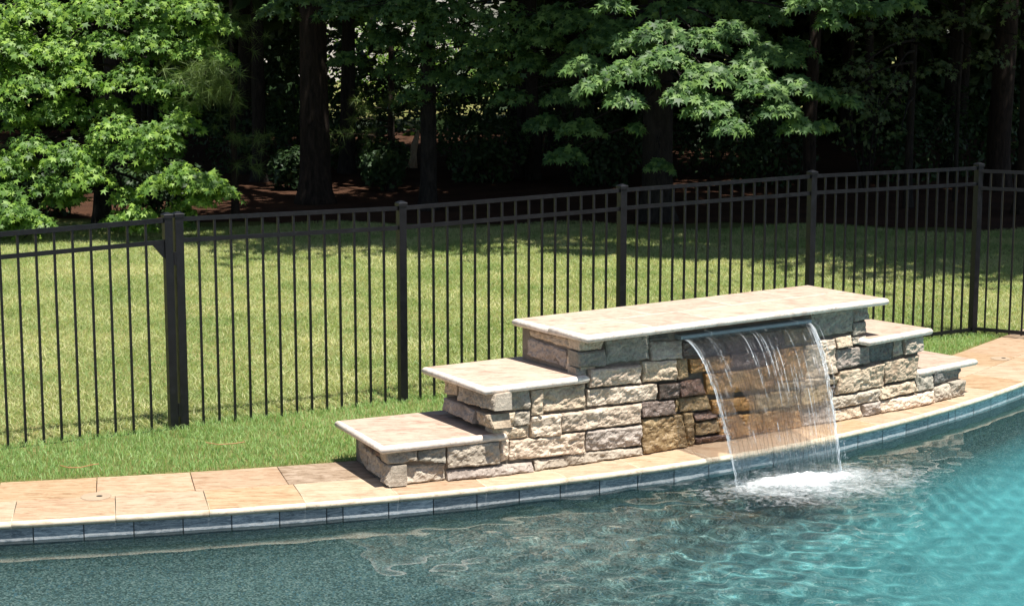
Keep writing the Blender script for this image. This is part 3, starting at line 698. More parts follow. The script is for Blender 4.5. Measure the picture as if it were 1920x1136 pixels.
# mortar core behind the stones
def core(pts, z1, z0=.002):
    v = []; n = len(pts)
    for z in (z0, z1): v += [np.array([p[0], p[1], z]) for p in pts]
    f = [tuple(range(n))[::-1], tuple(range(n, 2 * n))] + [(i, (i + 1) % n, n + (i + 1) % n, n + i) for i in range(n)]
    return link('mortar_core', mesh('mortar_core', local(v), f), M['mortar'], wallo)
INS = -.058
def cpoly(s0, s1, dl, dr, dep, li=.03):
    ks = [s0 + li] + [k for k in KS if s0 + li < k < s1 - li] + [s1 - li]
    fr = [wall_pt(k, 0, INS)[:2] for k in ks]
    dl = np.array(dl) / np.linalg.norm(dl); dr = np.array(dr) / np.linalg.norm(dr)
    return fr + [fr[-1] + dr * dep, fr[0] + dl * dep]
sm0 = float(wall_sz(*px(B_, (806, 716)))[0]); st0 = float(wall_sz(*px(C_, (716, 500)))[0])
sm1 = float(wall_sz(*px(E_, (975, 430)))[0]); st1 = float(wall_sz(*px(E_, (505, 150)))[0]); sl1 = float(wall_sz(*px(E_, (1332, 800)))[0])
core(cpoly(0, sl1, (-.375, .927), (-.66, .75), .76), .249)
core(cpoly(sm0, sm1, (-.47, .88), (-.65, .76), .757), .594)
core(cpoly(st0, st1, (-.571, .82), (-.6, .8), .70), .899)
# caps
def rect_map(p0, ang):
    t = np.array([math.cos(ang), math.sin(ang)]); n = np.array([-t[1], t[0]])
    return lambda s, d, z: np.array([p0[0] + t[0] * s + n[0] * d - WL[0], p0[1] + t[1] * s + n[1] * d - WL[1], z])
TH = .056
def cap(p0, p1, zt, dep, cuts, split=None, mats=None):
    p0 = np.array(p0); p1 = np.array(p1); L = np.linalg.norm(p1 - p0); mp = rect_map(p0, math.atan2(p1[1] - p0[1], p1[0] - p0[0]))
    k = 0
    rows = [(0, dep, cuts)] if split is None else [(0, split, cuts[0]), (split, dep, cuts[1])]
    for ri, (d0, d1, cs) in enumerate(rows):
        cs = [0] + list(cs) + [L]
        for i in range(len(cs) - 1):
            fl = (ri == 0, i == len(cs) - 2, ri == len(rows) - 1, i == 0)
            slab('cap_slab', mp, cs[i], cs[i + 1], d0, d1, zt - TH, zt, fl, M[(mats or {}).get((ri, i), 'cap')], wallo, 8); k += 1
cap((-.867, 11.449), (-.029, 11.855), .295, .90, [])
cap((-.181, 11.702), (.545, 12.145), .64, .90, [])
cap((.518, 12.003), (2.963, 13.723), .945, .905, [[.62, 1.20, 2.05], [.95, 1.75, 2.4]], .46, {(0, 1): 'cap_dark', (1, 2): 'cap_dark'})
cap((2.784, 13.574), (3.411, 14.117), .64, .88, [])
cap((3.307, 14.083), (3.912, 14.596), .295, .86, [])
# spillway lip under the top cap
la, lb = wall_sz(*px(F_, (80, 300))), wall_sz(*px(F_, (1462, 120)))
LA, LB = la[0], lb[0]; LZ = .822
mbx = MB()
for k in range(1):
    vv = []
    for s in np.linspace(LA, LB, 8):
        for (o_, z) in ((-.09, LZ + .026), (.012, LZ + .022), (.018, LZ + .016), (.018, LZ - .004), (.012, LZ - .008), (-.09, LZ - .008)): vv.append(wall_pt(s, z, o_))
    ff = []
    for i in range(7):
        for j in range(6): ff.append((i * 6 + j, i * 6 + (j + 1) % 6, (i + 1) * 6 + (j + 1) % 6, (i + 1) * 6 + j))
    ff += [tuple(range(6))[::-1], tuple(42 + j for j in range(6))]
    lipo = link('spillway_lip', mesh('spillway_lip', local(vv), ff), M['lip'], wallo)

# ------------------------------------------------------------------ falling water, splash foam
land_l, land_r = onz(1381, 914, WATER_Z), onz(1578, 890, WATER_Z)
lip_l, lip_r = wall_pt(LA + .02, LZ + .002, .020), wall_pt(LB - .02, LZ + .002, .020)
def fall_pt(u, v, bulge=0.0):
    a = lip_l * (1 - u) + lip_r * u; b = land_l * (1 - u) + land_r * u
    k = v ** .53 if v > 0 else 0.0                                # horizontal travel ~ sqrt of drop
    k = math.sqrt(v)
    p = a + (b - a) * k; p[2] = a[2] + (WATER_Z - a[2]) * v
    n = np.array([math.sin(math.radians(34)), -math.cos(math.radians(34)), .35]); return p + n * bulge
def in_hole(u, v):
    # a lens-shaped tear half way down and an arch at the foot, both on the left
    if abs(v - .45) < .135 and abs(u - .195 - .02 * (v - .45)) < .062 * math.cos((v - .45) / .135 * math.pi / 2): return True
    if v > .80 and ((u - .265) / .155) ** 2 + ((v - 1.04) / .235) ** 2 < 1: return True
    return False
def build_fall():
    e = empty('falling_water', tuple(lip_l)); o0 = np.array(lip_l); tag(e, 'clear sheet of water pouring from the spillway lip into the pool', 'waterfall')
    nu, nv = 190, 150; v = []; f = []
    for j in range(nv + 1):
        for i in range(nu + 1):
            u, t = i / nu, j / nv; q = Vector((u * 46, t * 3.2 + .7 * math.sin(u * 9), 2))
            b = .0030 * mnoise.noise(q) + .0026 * mnoise.noise(Vector((u * 95, t * 9, 8))) * (.4 + t) + .0045 * mnoise.noise(Vector((u * 8, t * 3.5, 4))) * (.3 + t) + .0022 * mnoise.noise(Vector((u * 30, t * 26, 14))) * t
            v.append(fall_pt(u, t, b) - o0)
    n = nu + 1
    for j in range(nv):
        for i in range(nu):
            if in_hole((i + .5) / nu, (j + .5) / nv): continue
            f.append((j * n + i, j * n + i + 1, (j + 1) * n + i + 1, (j + 1) * n + i))
    me = mesh('water_sheet', v, f); a = me.attributes.new('fall', 'FLOAT_VECTOR', 'POINT')
    a.data.foreach_set('vector', np.array([(i / nu, j / nv, 0) for j in range(nv + 1) for i in range(nu + 1)], dtype=np.float32).ravel())
    link('water_sheet', me, M['sheet'], e, True)
    # ropes of water along both free edges and round the tears
    def rope(path, r0, amp, nm='water_strand'):
        mb = MB(); pts = [p - o0 for p in path]; rr = [max(r0 * .25, r0 * (1 + amp * mnoise.noise(Vector((k * .45, r0 * 900, 1))))) for k in range(len(pts))]
        mb.tube(pts, rr, 7); mb.build(nm, M['rope'], e, True)
    J = lambda k: np.array([.012 * mnoise.noise(Vector((k * .23, 3, 1))), .008 * mnoise.noise(Vector((k * .27, 9, 1))), 0])
    for u0 in (0.0, .012, 1.0, .985): rope([fall_pt(u0, t, .002) + J(k + u0 * 50) for k, t in enumerate(np.linspace(0, 1, 70))], .0034 if u0 in (0., 1.) else .0024, 2.2)
    lens = [(.195 + .062 * math.cos(a) * 1.0 * math.cos(math.asin(math.sin(a)) * .0) * abs(math.cos(a)) ** .0, .45 + .135 * math.sin(a)) for a in np.linspace(0, 2 * math.pi, 44)]
    rs = random.Random(12)                                            # finer broken strands all over the curtain
    for q in range(58):
        u0 = rs.random() if q > 24 else rs.choice((rs.gauss(.015, .022), rs.gauss(.98, .025))); t0 = rs.uniform(0, .75) if q % 3 else 0.0; t1 = min(1, t0 + rs.uniform(.12, .5)); dr = rs.uniform(-.012, .012)
        pts = [fall_pt(u0 + dr * t + .004 * math.sin(t * 9 + q), t, .0035) for t in np.linspace(t0, t1, 22)]
        if any(in_hole(u0, t) for t in np.linspace(t0, t1, 12)): continue
        rope(pts, rs.choice((.0007, .0009, .0012, .0019)), 3.0)
    L = []
    for a in np.linspace(-1, 1, 24): L.append((.195 + .02 * a * .135 + .062 * math.cos(a * math.pi / 2), .45 + .135 * a))
    for a in np.linspace(1, -1, 24): L.append((.195 + .02 * a * .135 - .062 * math.cos(a * math.pi / 2), .45 + .135 * a))
    # loose drops
    mb = MB(); rs = random.Random(4)
    for k in range(420):
        u = rs.choice((rs.gauss(0, .025), rs.gauss(1, .025), rs.uniform(0, 1))); t = rs.uniform(.2, 1) ** .6; c = fall_pt(u, t, rs.uniform(.01, .05)) - o0; r = rs.uniform(.0018, .0042)
        vv = [(0, 0, 1.5), (1, 0, 0), (0, 1, 0), (-1, 0, 0), (0, -1, 0), (0, 0, -1)]; n0 = len(mb.v); mb.v += [c + np.array(q) * r for q in vv]
        for a, b_ in ((1, 2), (2, 3), (3, 4), (4, 1)): mb.f += [(n0, n0 + a, n0 + b_), (n0 + 5, n0 + b_, n0 + a)]
    d = mb.build('drops', M['rope'], e, True); d['kind'] = 'stuff'
def rope_mat():
    m, nt, out = newmat('water_strand'); tr = N(nt, 'ShaderNodeBsdfTransparent'); tr.inputs[0].default_value = (.9, .93, .95, 1)
    gl = N(nt, 'ShaderNodeBsdfPrincipled'); gl.inputs['Base Color'].default_value = (.8, .85, .88, 1); gl.inputs['Roughness'].default_value = .12; gl.inputs['Specular IOR Level'].default_value = 1.0
    mx = N(nt, 'ShaderNodeMixShader'); mx.inputs[0].default_value = .20; nt.links.new(tr.outputs[0], mx.inputs[1]); nt.links.new(gl.outputs[0], mx.inputs[2]); nt.links.new(mx.outputs[0], out.inputs[0]); return m
M['rope'] = rope_mat()
build_fall()
def build_foam():
    nx, ny = 150, 60; v = []; f = []; cov = []
    t = (land_r - land_l); t[2] = 0; Lg = np.linalg.norm(t); t /= Lg; n = np.array([t[1], -t[0], 0])
    c0 = (land_l + land_r) / 2 + n * .10 + t * .06
    for i in range(nx + 1):
        for j in range(ny + 1):
            a = (i / nx - .5) * 2.5; b = (j / ny - .5) * 1.9
            p = c0 + t * a + n * b
            q = Vector((p[0], p[1], 0))
            e = 1 - math.sqrt(((a - .08) / .72) ** 2 + ((b - .04) / .42) ** 2) + .38 * mnoise.fractal(q * 4, 1, 2, 4)
            core_ = 1 - math.sqrt((a / .56) ** 2 + ((b + .09) / .17) ** 2)
            cv = max(0, min(1, .30 + .42 * e + .75 * max(0, core_)))
            h = max(0, e) * .010 + max(0, core_) * .028 * (1 + .9 * mnoise.fractal(q * 16, 1, 2, 3)) + .010 * max(0, e) ** .5 * mnoise.fractal(q * 22, 1, 2, 3) if e > 0 else -.0
            p[2] = WATER_Z + .006 + max(-.001, h) + float(wave(p[0], p[1])); v.append(p); cov.append(cv if e > -.55 else 0)
    for i in range(nx):
        for j in range(ny):
            k = i * (ny + 1) + j
            if max(cov[k], cov[k + 1], cov[k + ny + 1], cov[k + ny + 2]) > .05: f.append((k, k + ny + 1, k + ny + 2, k + 1))
    me = mesh('splash_foam', v, f); a = me.attributes.new('cover', 'FLOAT', 'POINT'); a.data.foreach_set('value', np.array(cov, dtype=np.float32))
    o = link('splash_foam', me, M['foam'], smooth=True); tag(o, 'white foam churned up where the water sheet lands', kind='stuff')
build_foam()

# ------------------------------------------------------------------ fence
FA = np.array([-2.603, 13.305]); FD = np.array([4.606, 17.485]) - FA; FD /= np.linalg.norm(FD); FNV = np.array([-FD[1], FD[0]])
def fpt(x, y): return on_plane(x, y, FA, FD)
fence = empty('metal_fence', (*FA, 0)); tag(fence, 'black metal picket fence with square posts across the lawn', 'fence')
gate = empty('fence_gate', (*FA, 0)); tag(gate, 'black metal picket gate hinged on the left double post', 'gate')
F3 = np.array([FA[0], FA[1], 0])
def v3(a): return np.array([a[0], a[1], 0.0])
def post(par, p, top, half=.032, d=FD, name='post', base=-.05):
    mb = MB(); p = np.array([p[0], p[1], 0]) - F3; n = np.array([-d[1], d[0]])
    mb.box(p + [0, 0, (top - .04 + base) / 2], v3(d), v3(n), (0, 0, 1), half, half, (top - .04 - base) / 2)
    o = mb.build(name, M['black'], par)
    # pyramid cap
    h = half + .007; c = p; vv = []
    for z, hh in ((top - .042, h), (top - .018, h), (top - .014, h * .93), (top, .008)):
        for a, b in ((-1, -1), (1, -1), (1, 1), (-1, 1)): vv.append(c + v3(d) * a * hh + v3(n) * b * hh + np.array([0, 0, z]))
    ff = [(0, 1, 2, 3)[::-1], (12, 13, 14, 15)]
    for k in range(3):
        for i in range(4): ff.append((k * 4 + i, k * 4 + (i + 1) % 4, k * 4 + 4 + (i + 1) % 4, k * 4 + 4 + i))
    link('post_cap', mesh('post_cap', vv, ff), M['black'], o)
    return o
def rail(par, a, b, hh=.016, hw=.013, name='rail'):
    a = np.array(a) - F3; b = np.array(b) - F3; d = b - a; L = np.linalg.norm(d); d /= L; n = np.cross((0, 0, 1.0), d); n /= np.linalg.norm(n); up = np.cross(d, n)
    mb = MB(); mb.box((a + b) / 2, d, n, up, L / 2, hw, hh); return mb.build(name, M['black'], par)
def picket(par, p, z0, z1, d=FD, h=.0085):
    mb = MB(); n = np.array([-d[1], d[0]]); mb.box(np.array([p[0], p[1], (z0 + z1) / 2]) - F3, v3(d), v3(n), (0, 0, 1), h, h, (z1 - z0) / 2); return mb.build('picket', M['black'], par)
POSTS = [(333, 396.5), (752, 376.5), (1166.5, 345), (1523.5, 319), (1836, 304.5)]
RAIL1 = [((342, 407), (746, 387.4)), ((761, 386.4), (1162, 354.2)), ((1176, 353), (1519, 328.2)), ((1531, 327.3), (1832, 312.8))]
RAIL2 = [((342, 446.6), (746, 424)), ((761, 422.6), (1162, 388.7)), ((1176, 386.6), (1519, 359.9)), ((1531, 358.6), (1832, 342.4))]
NP = [13, 15, 15, 15]
pp = []
for (x, y) in POSTS: P = fpt(x, y); pp.append(P); post(fence, P, P[2])
for k in range(4):
    a, b = fpt(*RAIL1[k][0]), fpt(*RAIL1[k][1]); c, d = fpt(*RAIL2[k][0]), fpt(*RAIL2[k][1])
    dz = np.array([0, 0, -.015])
    pa, pb = pp[k] + v3(FD) * .03, pp[k + 1] - v3(FD) * .03
    def ext(q0, q1, P):
        t = float((P[:2] - q0[:2]) @ FD) / float((q1[:2] - q0[:2]) @ FD); return np.array([P[0], P[1], q0[2] + (q1[2] - q0[2]) * t])
    r1a, r1b, r2a, r2b = ext(a, b, pa) + dz, ext(a, b, pb) + dz, ext(c, d, pa) + dz, ext(c, d, pb) + dz
    rail(fence, r1a, r1b); rail(fence, r2a, r2b)
    zb = -.03 if k < 3 else .05
    rail(fence, (*pa[:2], zb), (*pb[:2], zb))
    for i in range(NP[k]):
        t = (i + 1) / (NP[k] + 1); q = pa * (1 - t) + pb * t; z1 = (r1a * (1 - t) + r1b * t)[2]
        picket(fence, q, -.04, z1 - .005)
# right-hand run, turning toward the pool
D5 = np.array([.86, -.50]); D5 /= np.linalg.norm(D5); c0 = pp[-1]
e5 = c0[:2] + D5 * 1.95
z5 = c0[2] + .0
for dz, zz in ((-.085, 0), (-.255, 0)):
    rail(fence, (*(c0[:2] + D5 * .03), c0[2] + dz), (*(e5 - D5 * .03), z5 + dz))
rail(fence, (*(c0[:2] + D5 * .03), .06), (*(e5 - D5 * .03), .06))
for i in range(15): q = c0[:2] + D5 * (1.95 * (i + 1) / 16); picket(fence, q, .03, c0[2] - .09, D5)
post(fence, e5, z5, d=D5)
# gate, left
gp = fpt(313, 398); gtop = gp[2]
go = np.array([gp[0], gp[1]])
g0 = go - FD * 1.62
def gsty(p, top, name='stile'): return post(gate, p, top, .031, FD, name, -.02)
gsty(go, gtop); gsty(g0, gtop + .02)
ra, rb = fpt(0, 435.5), fpt(303, 410); sa, sb = fpt(0, 478.5), fpt(303, 450.5)
def extp(q0, q1, P):
    t = float((P - q0[:2]) @ FD) / float((q1[:2] - q0[:2]) @ FD); return np.array([P[0], P[1], q0[2] + (q1[2] - q0[2]) * t - .015])
A1, B1, A2, B2 = extp(ra, rb, g0 + FD * .028), extp(ra, rb, go - FD * .028), extp(sa, sb, g0 + FD * .028), extp(sa, sb, go - FD * .028)
rail(gate, A1, B1, .018, .014); rail(gate, A2, B2, .016, .013); rail(gate, (*A1[:2], -.02), (*B1[:2], -.02))
for x in [274 - 34.4 * k for k in range(13)]:
    q = fpt(x, 470); 
    if float((q[:2] - g0) @ FD) < .06: continue
    t = float((q[:2] - A1[:2]) @ FD) / float((B1[:2] - A1[:2]) @ FD); picket(gate, q, -.02, (A1 * (1 - t) + B1 * t)[2] - .004)
# corner gusset and hinges
vv = [B2 + v3(FD) * .002 + np.array([0, 0, -.014]), B2 - v3(FD) * .10 + np.array([0, 0, -.014]), B2 - v3(FD) * .085 + np.array([0, 0, -.028]), B2 + v3(FD) * .002 + np.array([0, 0, -.135])]
v2_ = [p - F3 + v3(FNV) * .012 for p in vv] + [p - F3 - v3(FNV) * .012 for p in vv]
link('gusset', mesh('gusset', v2_, [(0, 1, 2, 3), (7, 6, 5, 4)] + [(i, 4 + i, 4 + (i + 1) % 4, (i + 1) % 4) for i in range(4)]), M['black'], gate)
for (y0, y1) in ((472, 496), (756, 780)):
    a, b = fpt(322, y0), fpt(323, y1); mb = MB(); q = np.array([*(go * .5 + pp[0][:2] * .5), 0]) - F3 - v3(FNV) * .03
    mb.tube([q + [0, 0, b[2]], q + [0, 0, a[2]]], .011, 10); mb.build('hinge', M['black'], gate)
post(fence, g0 - FD * .07, gtop + .02)
for dz in (-.085, -.255): rail(fence, (*(g0 - FD * .10), gtop + dz), (*(g0 - FD * 1.95), gtop + dz))
for i in range(14): picket(fence, g0 - FD * (.19 + .12 * i), .03, gtop - .09)

# ------------------------------------------------------------------ grass
def blades(P, hmin, hmax, w, lean, seed, seg2=False):
    r = np.random.default_rng(seed); n = len(P); h = r.uniform(hmin, hmax, n); a = r.uniform(0, 2 * np.pi, n); b = r.uniform(0, 2 * np.pi, n); ln = np.abs(r.normal(0, lean, n)) * h
    wx, wy = np.cos(a) * w / 2, np.sin(a) * w / 2; lx, ly = np.cos(b) * ln, np.sin(b) * ln
    z0 = P[:, 2] if P.shape[1] > 2 else np.zeros(n)
    if not seg2:
        v = np.stack([np.stack([P[:, 0] - wx, P[:, 1] - wy, z0 - .005], 1), np.stack([P[:, 0] + wx, P[:, 1] + wy, z0 - .005], 1), np.stack([P[:, 0] + lx, P[:, 1] + ly, z0 + h], 1)], 1).reshape(-1, 3)
        return v, np.arange(3 * n).reshape(-1, 3)
    v = np.stack([np.stack([P[:, 0] - wx, P[:, 1] - wy, z0 - .005], 1), np.stack([P[:, 0] + wx, P[:, 1] + wy, z0 - .005], 1),
                  np.stack([P[:, 0] + lx * .35 + wx * .8, P[:, 1] + ly * .35 + wy * .8, z0 + h * .6], 1), np.stack([P[:, 0] + lx * .35 - wx * .8, P[:, 1] + ly * .35 - wy * .8, z0 + h * .6], 1),
                  np.stack([P[:, 0] + lx, P[:, 1] + ly, z0 + h], 1)], 1).reshape(-1, 3)
    k = 5 * np.arange(n)[:, None]
    return v, np.concatenate([k + [[0, 1, 2]], k + [[0, 2, 3]], k + [[3, 2, 4]]])
def fence_side(P): return (P[:, 0] - FA[0]) * FNV[0] + (P[:, 1] - FA[1]) * FNV[1]      # >0 beyond the fence
def build_grass():
    n = 330000; P = np.stack([rng.uniform(-5.2, 6.3, n), rng.uniform(10.8, 18.4, n)], 1)
    d = d_inland(P); fs = fence_side(P); right = (P[:, 0] - pp[-1][0]) * D5[1] - (P[:, 1] - pp[-1][1]) * D5[0]
    ok = (d > DECK + .01) & (fs < .05 + .05 * np.sin(P[:, 0] * 5)) & (right > -.03) & (np.abs(P[:, 0]) < .31 * P[:, 1] + .3)
    P = P[ok]; 
    v, f = blades(P, .018, .042, .0048, 1.0, 3, True)
    o = link('grass', fast_mesh('near_sod', v, f), M['sod']); tag(o, 'lush green sod strip between deck and fence', kind='stuff')
    n = 760000; y = np.sqrt(rng.uniform(12.2 ** 2, 30 ** 2, n)); x = rng.uniform(-.42, .39, n) * y
    P = np.stack([x, y], 1); fs = fence_side(P); right = (P[:, 0] - pp[-1][0]) * D5[1] - (P[:, 1] - pp[-1][1]) * D5[0]
    dens = np.array([mnoise.noise(Vector((a * .8, b * .8, 0))) for a, b in P[::1]]) if False else np.zeros(n)
    edge_y = 27.4 - .11 * np.maximum(0, x - 1) + .5 * np.sin(x * 1.7)
    ok = ((fs > .0) | (right < -.02)) & (d_inland(P) > DECK) & (y < edge_y)
    P = P[ok]; P = np.concatenate([P, lawn_h(P[:, 0], P[:, 1])[:, None]], 1)
    v, f = blades(P, .02, .05, .009, 1.5, 5, False)
    o = link('grass', fast_mesh('lawn_grass', v, f), M['lawn_blade']); tag(o, 'patchy sun dried lawn grass beyond the fence', kind='stuff')
build_grass()
# fallen pine needles on the sod
for nm, pts, lab in (('fallen_pine_needle', [(113, 872), (128, 876), (150, 876), (172, 871), (185, 869)], 'orange pine needle lying on the sod near the left edge'), ('fallen_pine_needle', [(386, 829), (410, 833), (440, 831), (458, 828)], 'curved pine needle lying on the sod right of the gate post')):
    mb = MB(); mb.tube([onz(x, y, .06) for x, y in pts], .0035, 5); o = mb.build(nm, M['straw']); tag(o, lab, 'pine needle', 'pine needles on the sod')

# ------------------------------------------------------------------ foliage helpers
def star_leaf():
    tips = [(90, 1.0), (33, .92), (147, .92), (-28, .66), (208, .66)]; tips = sorted(tips)
    pts = []
    for i, (a, r) in enumerate(tips):
        pts.append((math.radians(a), r)); b = tips[(i + 1) % 5][0] + (360 if i == 4 else 0); pts.append((math.radians((a + b) / 2), .36 if i < 4 else .22))
    v = [(0, .0, 0)] + [(r * math.cos(a), r * math.sin(a), -.22 * r * r) for a, r in pts]
    return np.array(v), np.array([(0, 1 + i, 1 + (i + 1) % 10) for i in range(10)])
STAR_V, STAR_F = star_leaf()
def diamond_leaf(): return np.array([(0, -.6, -.1), (.42, .05, 0), (0, 1, -.15), (-.42, .05, 0)]), np.array([(0, 1, 2), (0, 2, 3)])
DIA_V, DIA_F = diamond_leaf()
def frames(nrm, r):
    n = nrm / (np.linalg.norm(nrm, axis=1, keepdims=True) + 1e-9); t = r.normal(size=n.shape); t -= n * (t * n).sum(1, keepdims=True); t /= np.linalg.norm(t, axis=1, keepdims=True); return np.cross(t, n), t, n
def scatter(pos, nrm, size, tv, tf, r, down=None):
    if down is not None:
        n = nrm / np.linalg.norm(nrm, axis=1, keepdims=True); t = down - n * (down * n).sum(1, keepdims=True); t /= np.linalg.norm(t, axis=1, keepdims=True) + 1e-9; X, Y, Z = np.cross(t, n), t, n
    else: X, Y, Z = frames(nrm, r)
    V = pos[:, None, :] + size[:, None, None] * (tv[None, :, 0:1] * X[:, None] + tv[None, :, 1:2] * Y[:, None] + tv[None, :, 2:3] * Z[:, None])
    k = len(tv); Fc = tf[None] + (np.arange(len(pos)) * k)[:, None, None]
    return V.reshape(-1, 3), Fc.reshape(-1, 3)
def spray_points(c, rad, n, r, outdir):
    """leaves over a drooping spray: (positions, normals, tip directions)"""
    d = r.normal(size=(n, 3)); d /= np.linalg.norm(d, axis=1, keepdims=True); d[:, 2] = np.abs(d[:, 2]) * 1.0 - .25 * r.random(n)
    q = d * (r.random((n, 1)) ** .4) * np.array(rad); pos = np.array(c) + q
    pos[:, 2] -= .35 * (q[:, 0] ** 2 + q[:, 1] ** 2) / max(rad[0], .1)
    nr = d * .55 + np.array([0.05, -.55, .70]) + r.normal(size=(n, 3)) * .42
    dn = d * np.array([1, 1, .2]) + np.array([0, -.3, -.75]) + r.normal(size=(n, 3)) * .35
    return pos, nr, dn
def pick_leaf_objects(tree, o_mat, pos, nr, dn, size, r, count=300):
    """the leaves that show largest become objects of their own"""
    me = fast_mesh('leaf', STAR_V, STAR_F); me.materials.append(o_mat)
    n = nr / np.linalg.norm(nr, axis=1, keepdims=True); t = dn - n * (dn * n).sum(1, keepdims=True); t /= np.linalg.norm(t, axis=1, keepdims=True) + 1e-9; X = np.cross(t, n)
    from mathutils import Matrix
    for i in range(min(count, len(pos))):
        o = bpy.data.objects.new('leaf', me); col.objects.link(o); o.parent = tree; s = float(size[i]); p = pos[i] - np.array(tree.location)
        o.matrix_local = Matrix(((X[i][0] * s, t[i][0] * s, n[i][0] * s, p[0]), (X[i][1] * s, t[i][1] * s, n[i][1] * s, p[1]), (X[i][2] * s, t[i][2] * s, n[i][2] * s, p[2]), (0, 0, 0, 1)))
def trunk_mesh(tree, h, r0, r1, mat, lean=(0, 0), seed=0, name='trunk'):
    mb = MB(); zs = np.concatenate([[-.1, .05, .2, .5], np.linspace(1, h, 12)]); pts = []; rr = []
    for z in zs:
        pts.append((lean[0] * z + .06 * mnoise.noise(Vector((z * .4, seed, 1))), lean[1] * z + .06 * mnoise.noise(Vector((z * .4, seed, 7))), z)); k = max(z, 0) / h
        rr.append((r0 + (r1 - r0) * k) * (1 + .45 * math.exp(-max(z, 0) / .22)))
    mb.tube(pts, rr, 14, True, .12); return mb.build(name, mat, tree, True)
def branch(mb, a, b, r0, r1, sag=.1, n=7):
    a, b = np.array(a, float), np.array(b, float); pts = []
    for i in range(n):
        t = i / (n - 1); p = a * (1 - t) + b * t; p[2] += sag * math.sin(math.pi * t) ; p += .04 * np.array([mnoise.noise(Vector((t * 4, a[0] * 3, b[1]))), mnoise.noise(Vector((t * 4, a[1] * 3, b[2] * 3))), 0]) * (0 < i < n - 1); pts.append(p)
    mb.tube(pts, [r0 + (r1 - r0) * i / (n - 1) for i in range(n)], 6)

# ---- left sweetgum: leaf sprays down to the lawn
def leafy_tree(name, label, base, sprays, mat, nleaf, size, trunk_h, r0, seed, limb_from, bark='bark', top_crown=None):
    r = np.random.default_rng(seed); base = np.array(base, float); t = empty(name, tuple(base)); tag(t, label, 'tree', 'trees at the edge of the woods')
    trunk_mesh(t, trunk_h, r0, r0 * .35, M[bark], seed=seed)
    mb = MB(); P = []; Nn = []; Dn = []; S = []
    for k, (c, rad, w) in enumerate(sprays):
        c = np.array(c); n = int(nleaf * w); p, nr, dn = spray_points(c, rad, n, r, None); P.append(p); Nn.append(nr); Dn.append(dn); S.append(r.uniform(.5, 1.2, n) * size)
        a = np.array([base[0], base[1], max(.6, min(trunk_h * .9, c[2] - .2 + .6 * limb_from))]); branch(mb, a - base, c - base, .028, .007, .12)
    mb.build('branches', M[bark], t, True)
    P, Nn, Dn, S = map(np.concatenate, (P, Nn, Dn, S)); vis = (np.abs(P[:, 0]) < .29 * P[:, 1]) & (P[:, 2] < 3.3) & (P[:, 2] > .2)
    score = np.where(vis, -P[:, 1] * .4 + S * 10 + r.random(len(P)) * 1.5, -99); idx = np.argsort(-score)[:300]
    pick_leaf_objects(t, mat, P[idx], Nn[idx], Dn[idx], S[idx], r)
    m = np.ones(len(P), bool); m[idx] = False
    v, f = scatter(P[m] - base, Nn[m], S[m], STAR_V, STAR_F, r, Dn[m]); o = link('crown', fast_mesh('crown', v, f), mat, t); o['kind'] = 'stuff'
    if top_crown is not None: top_crown(t, base)
    return t
CROWNS = []
def crown_mesh(seed, R, H, n, size, mat):
    r = np.random.default_rng(seed); P = []; Nn = []
    nb = 42
    for k in range(nb):
        d = r.normal(size=3); d /= np.linalg.norm(d); rr = r.uniform(.35, 1); c = np.array([d[0] * R * rr, d[1] * R * rr, d[2] * H * rr]); q = r.normal(size=(n // nb, 3)) * np.array([R * .22, R * .22, H * .12]); P.append(c + q); Nn.append(q / (R * .2) + np.array([0, 0, .6]) + r.normal(size=q.shape) * .5)
    P = np.concatenate(P); Nn = np.concatenate(Nn)
    v, f = scatter(P, Nn, r.uniform(.7, 1.25, len(P)) * size, DIA_V, DIA_F, r); me = fast_mesh('crown', v, f); me.materials.append(mat); return me
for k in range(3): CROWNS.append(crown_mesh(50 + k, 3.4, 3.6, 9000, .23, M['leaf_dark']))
def high_crown(t, h, k, sc=(1, 1, 1), off=(0, 0)):
    o = bpy.data.objects.new('crown', CROWNS[k % 3]); col.objects.link(o); o.parent = t; o.location = (off[0], off[1], h); o.scale = sc; o.rotation_euler = (0, 0, k * 1.1); o['kind'] = 'stuff'; return o
def tall_tree(name, label, x, y, h, r0, mat, crown_z, seed, sc=(1, 1, 1), lean=(0, 0), off=(0, 0), cr=True, grp='tall trees in the woods'):
    t = empty(name, (x, y, 0)); tag(t, label, 'tree', grp)
    trunk_mesh(t, h, r0, r0 * .4, mat, lean, seed)
    if cr:
        high_crown(t, crown_z, seed, sc, off)
        mb = MB(); rs = random.Random(seed)
        for k in range(7):
            a = rs.uniform(0, 6.28); z = crown_z - 2 + 4 * k / 7; branch(mb, (lean[0] * z, lean[1] * z, z - .6), (2.4 * math.cos(a) * sc[0] + off[0], 2.4 * math.sin(a) * sc[1] + off[1], z + .5), .06, .015)
        mb.build('branches', mat, t, True)
    return t
def px_ground(x, dist): return float((x - 960) / F0 * dist / math.cos(0) * 1.0) * 1.0
def gx(x, dist):            # plan x of an image column at a given forward distance on the ground
    r = ray(x, 330); return float(r[0] / r[1] * dist)

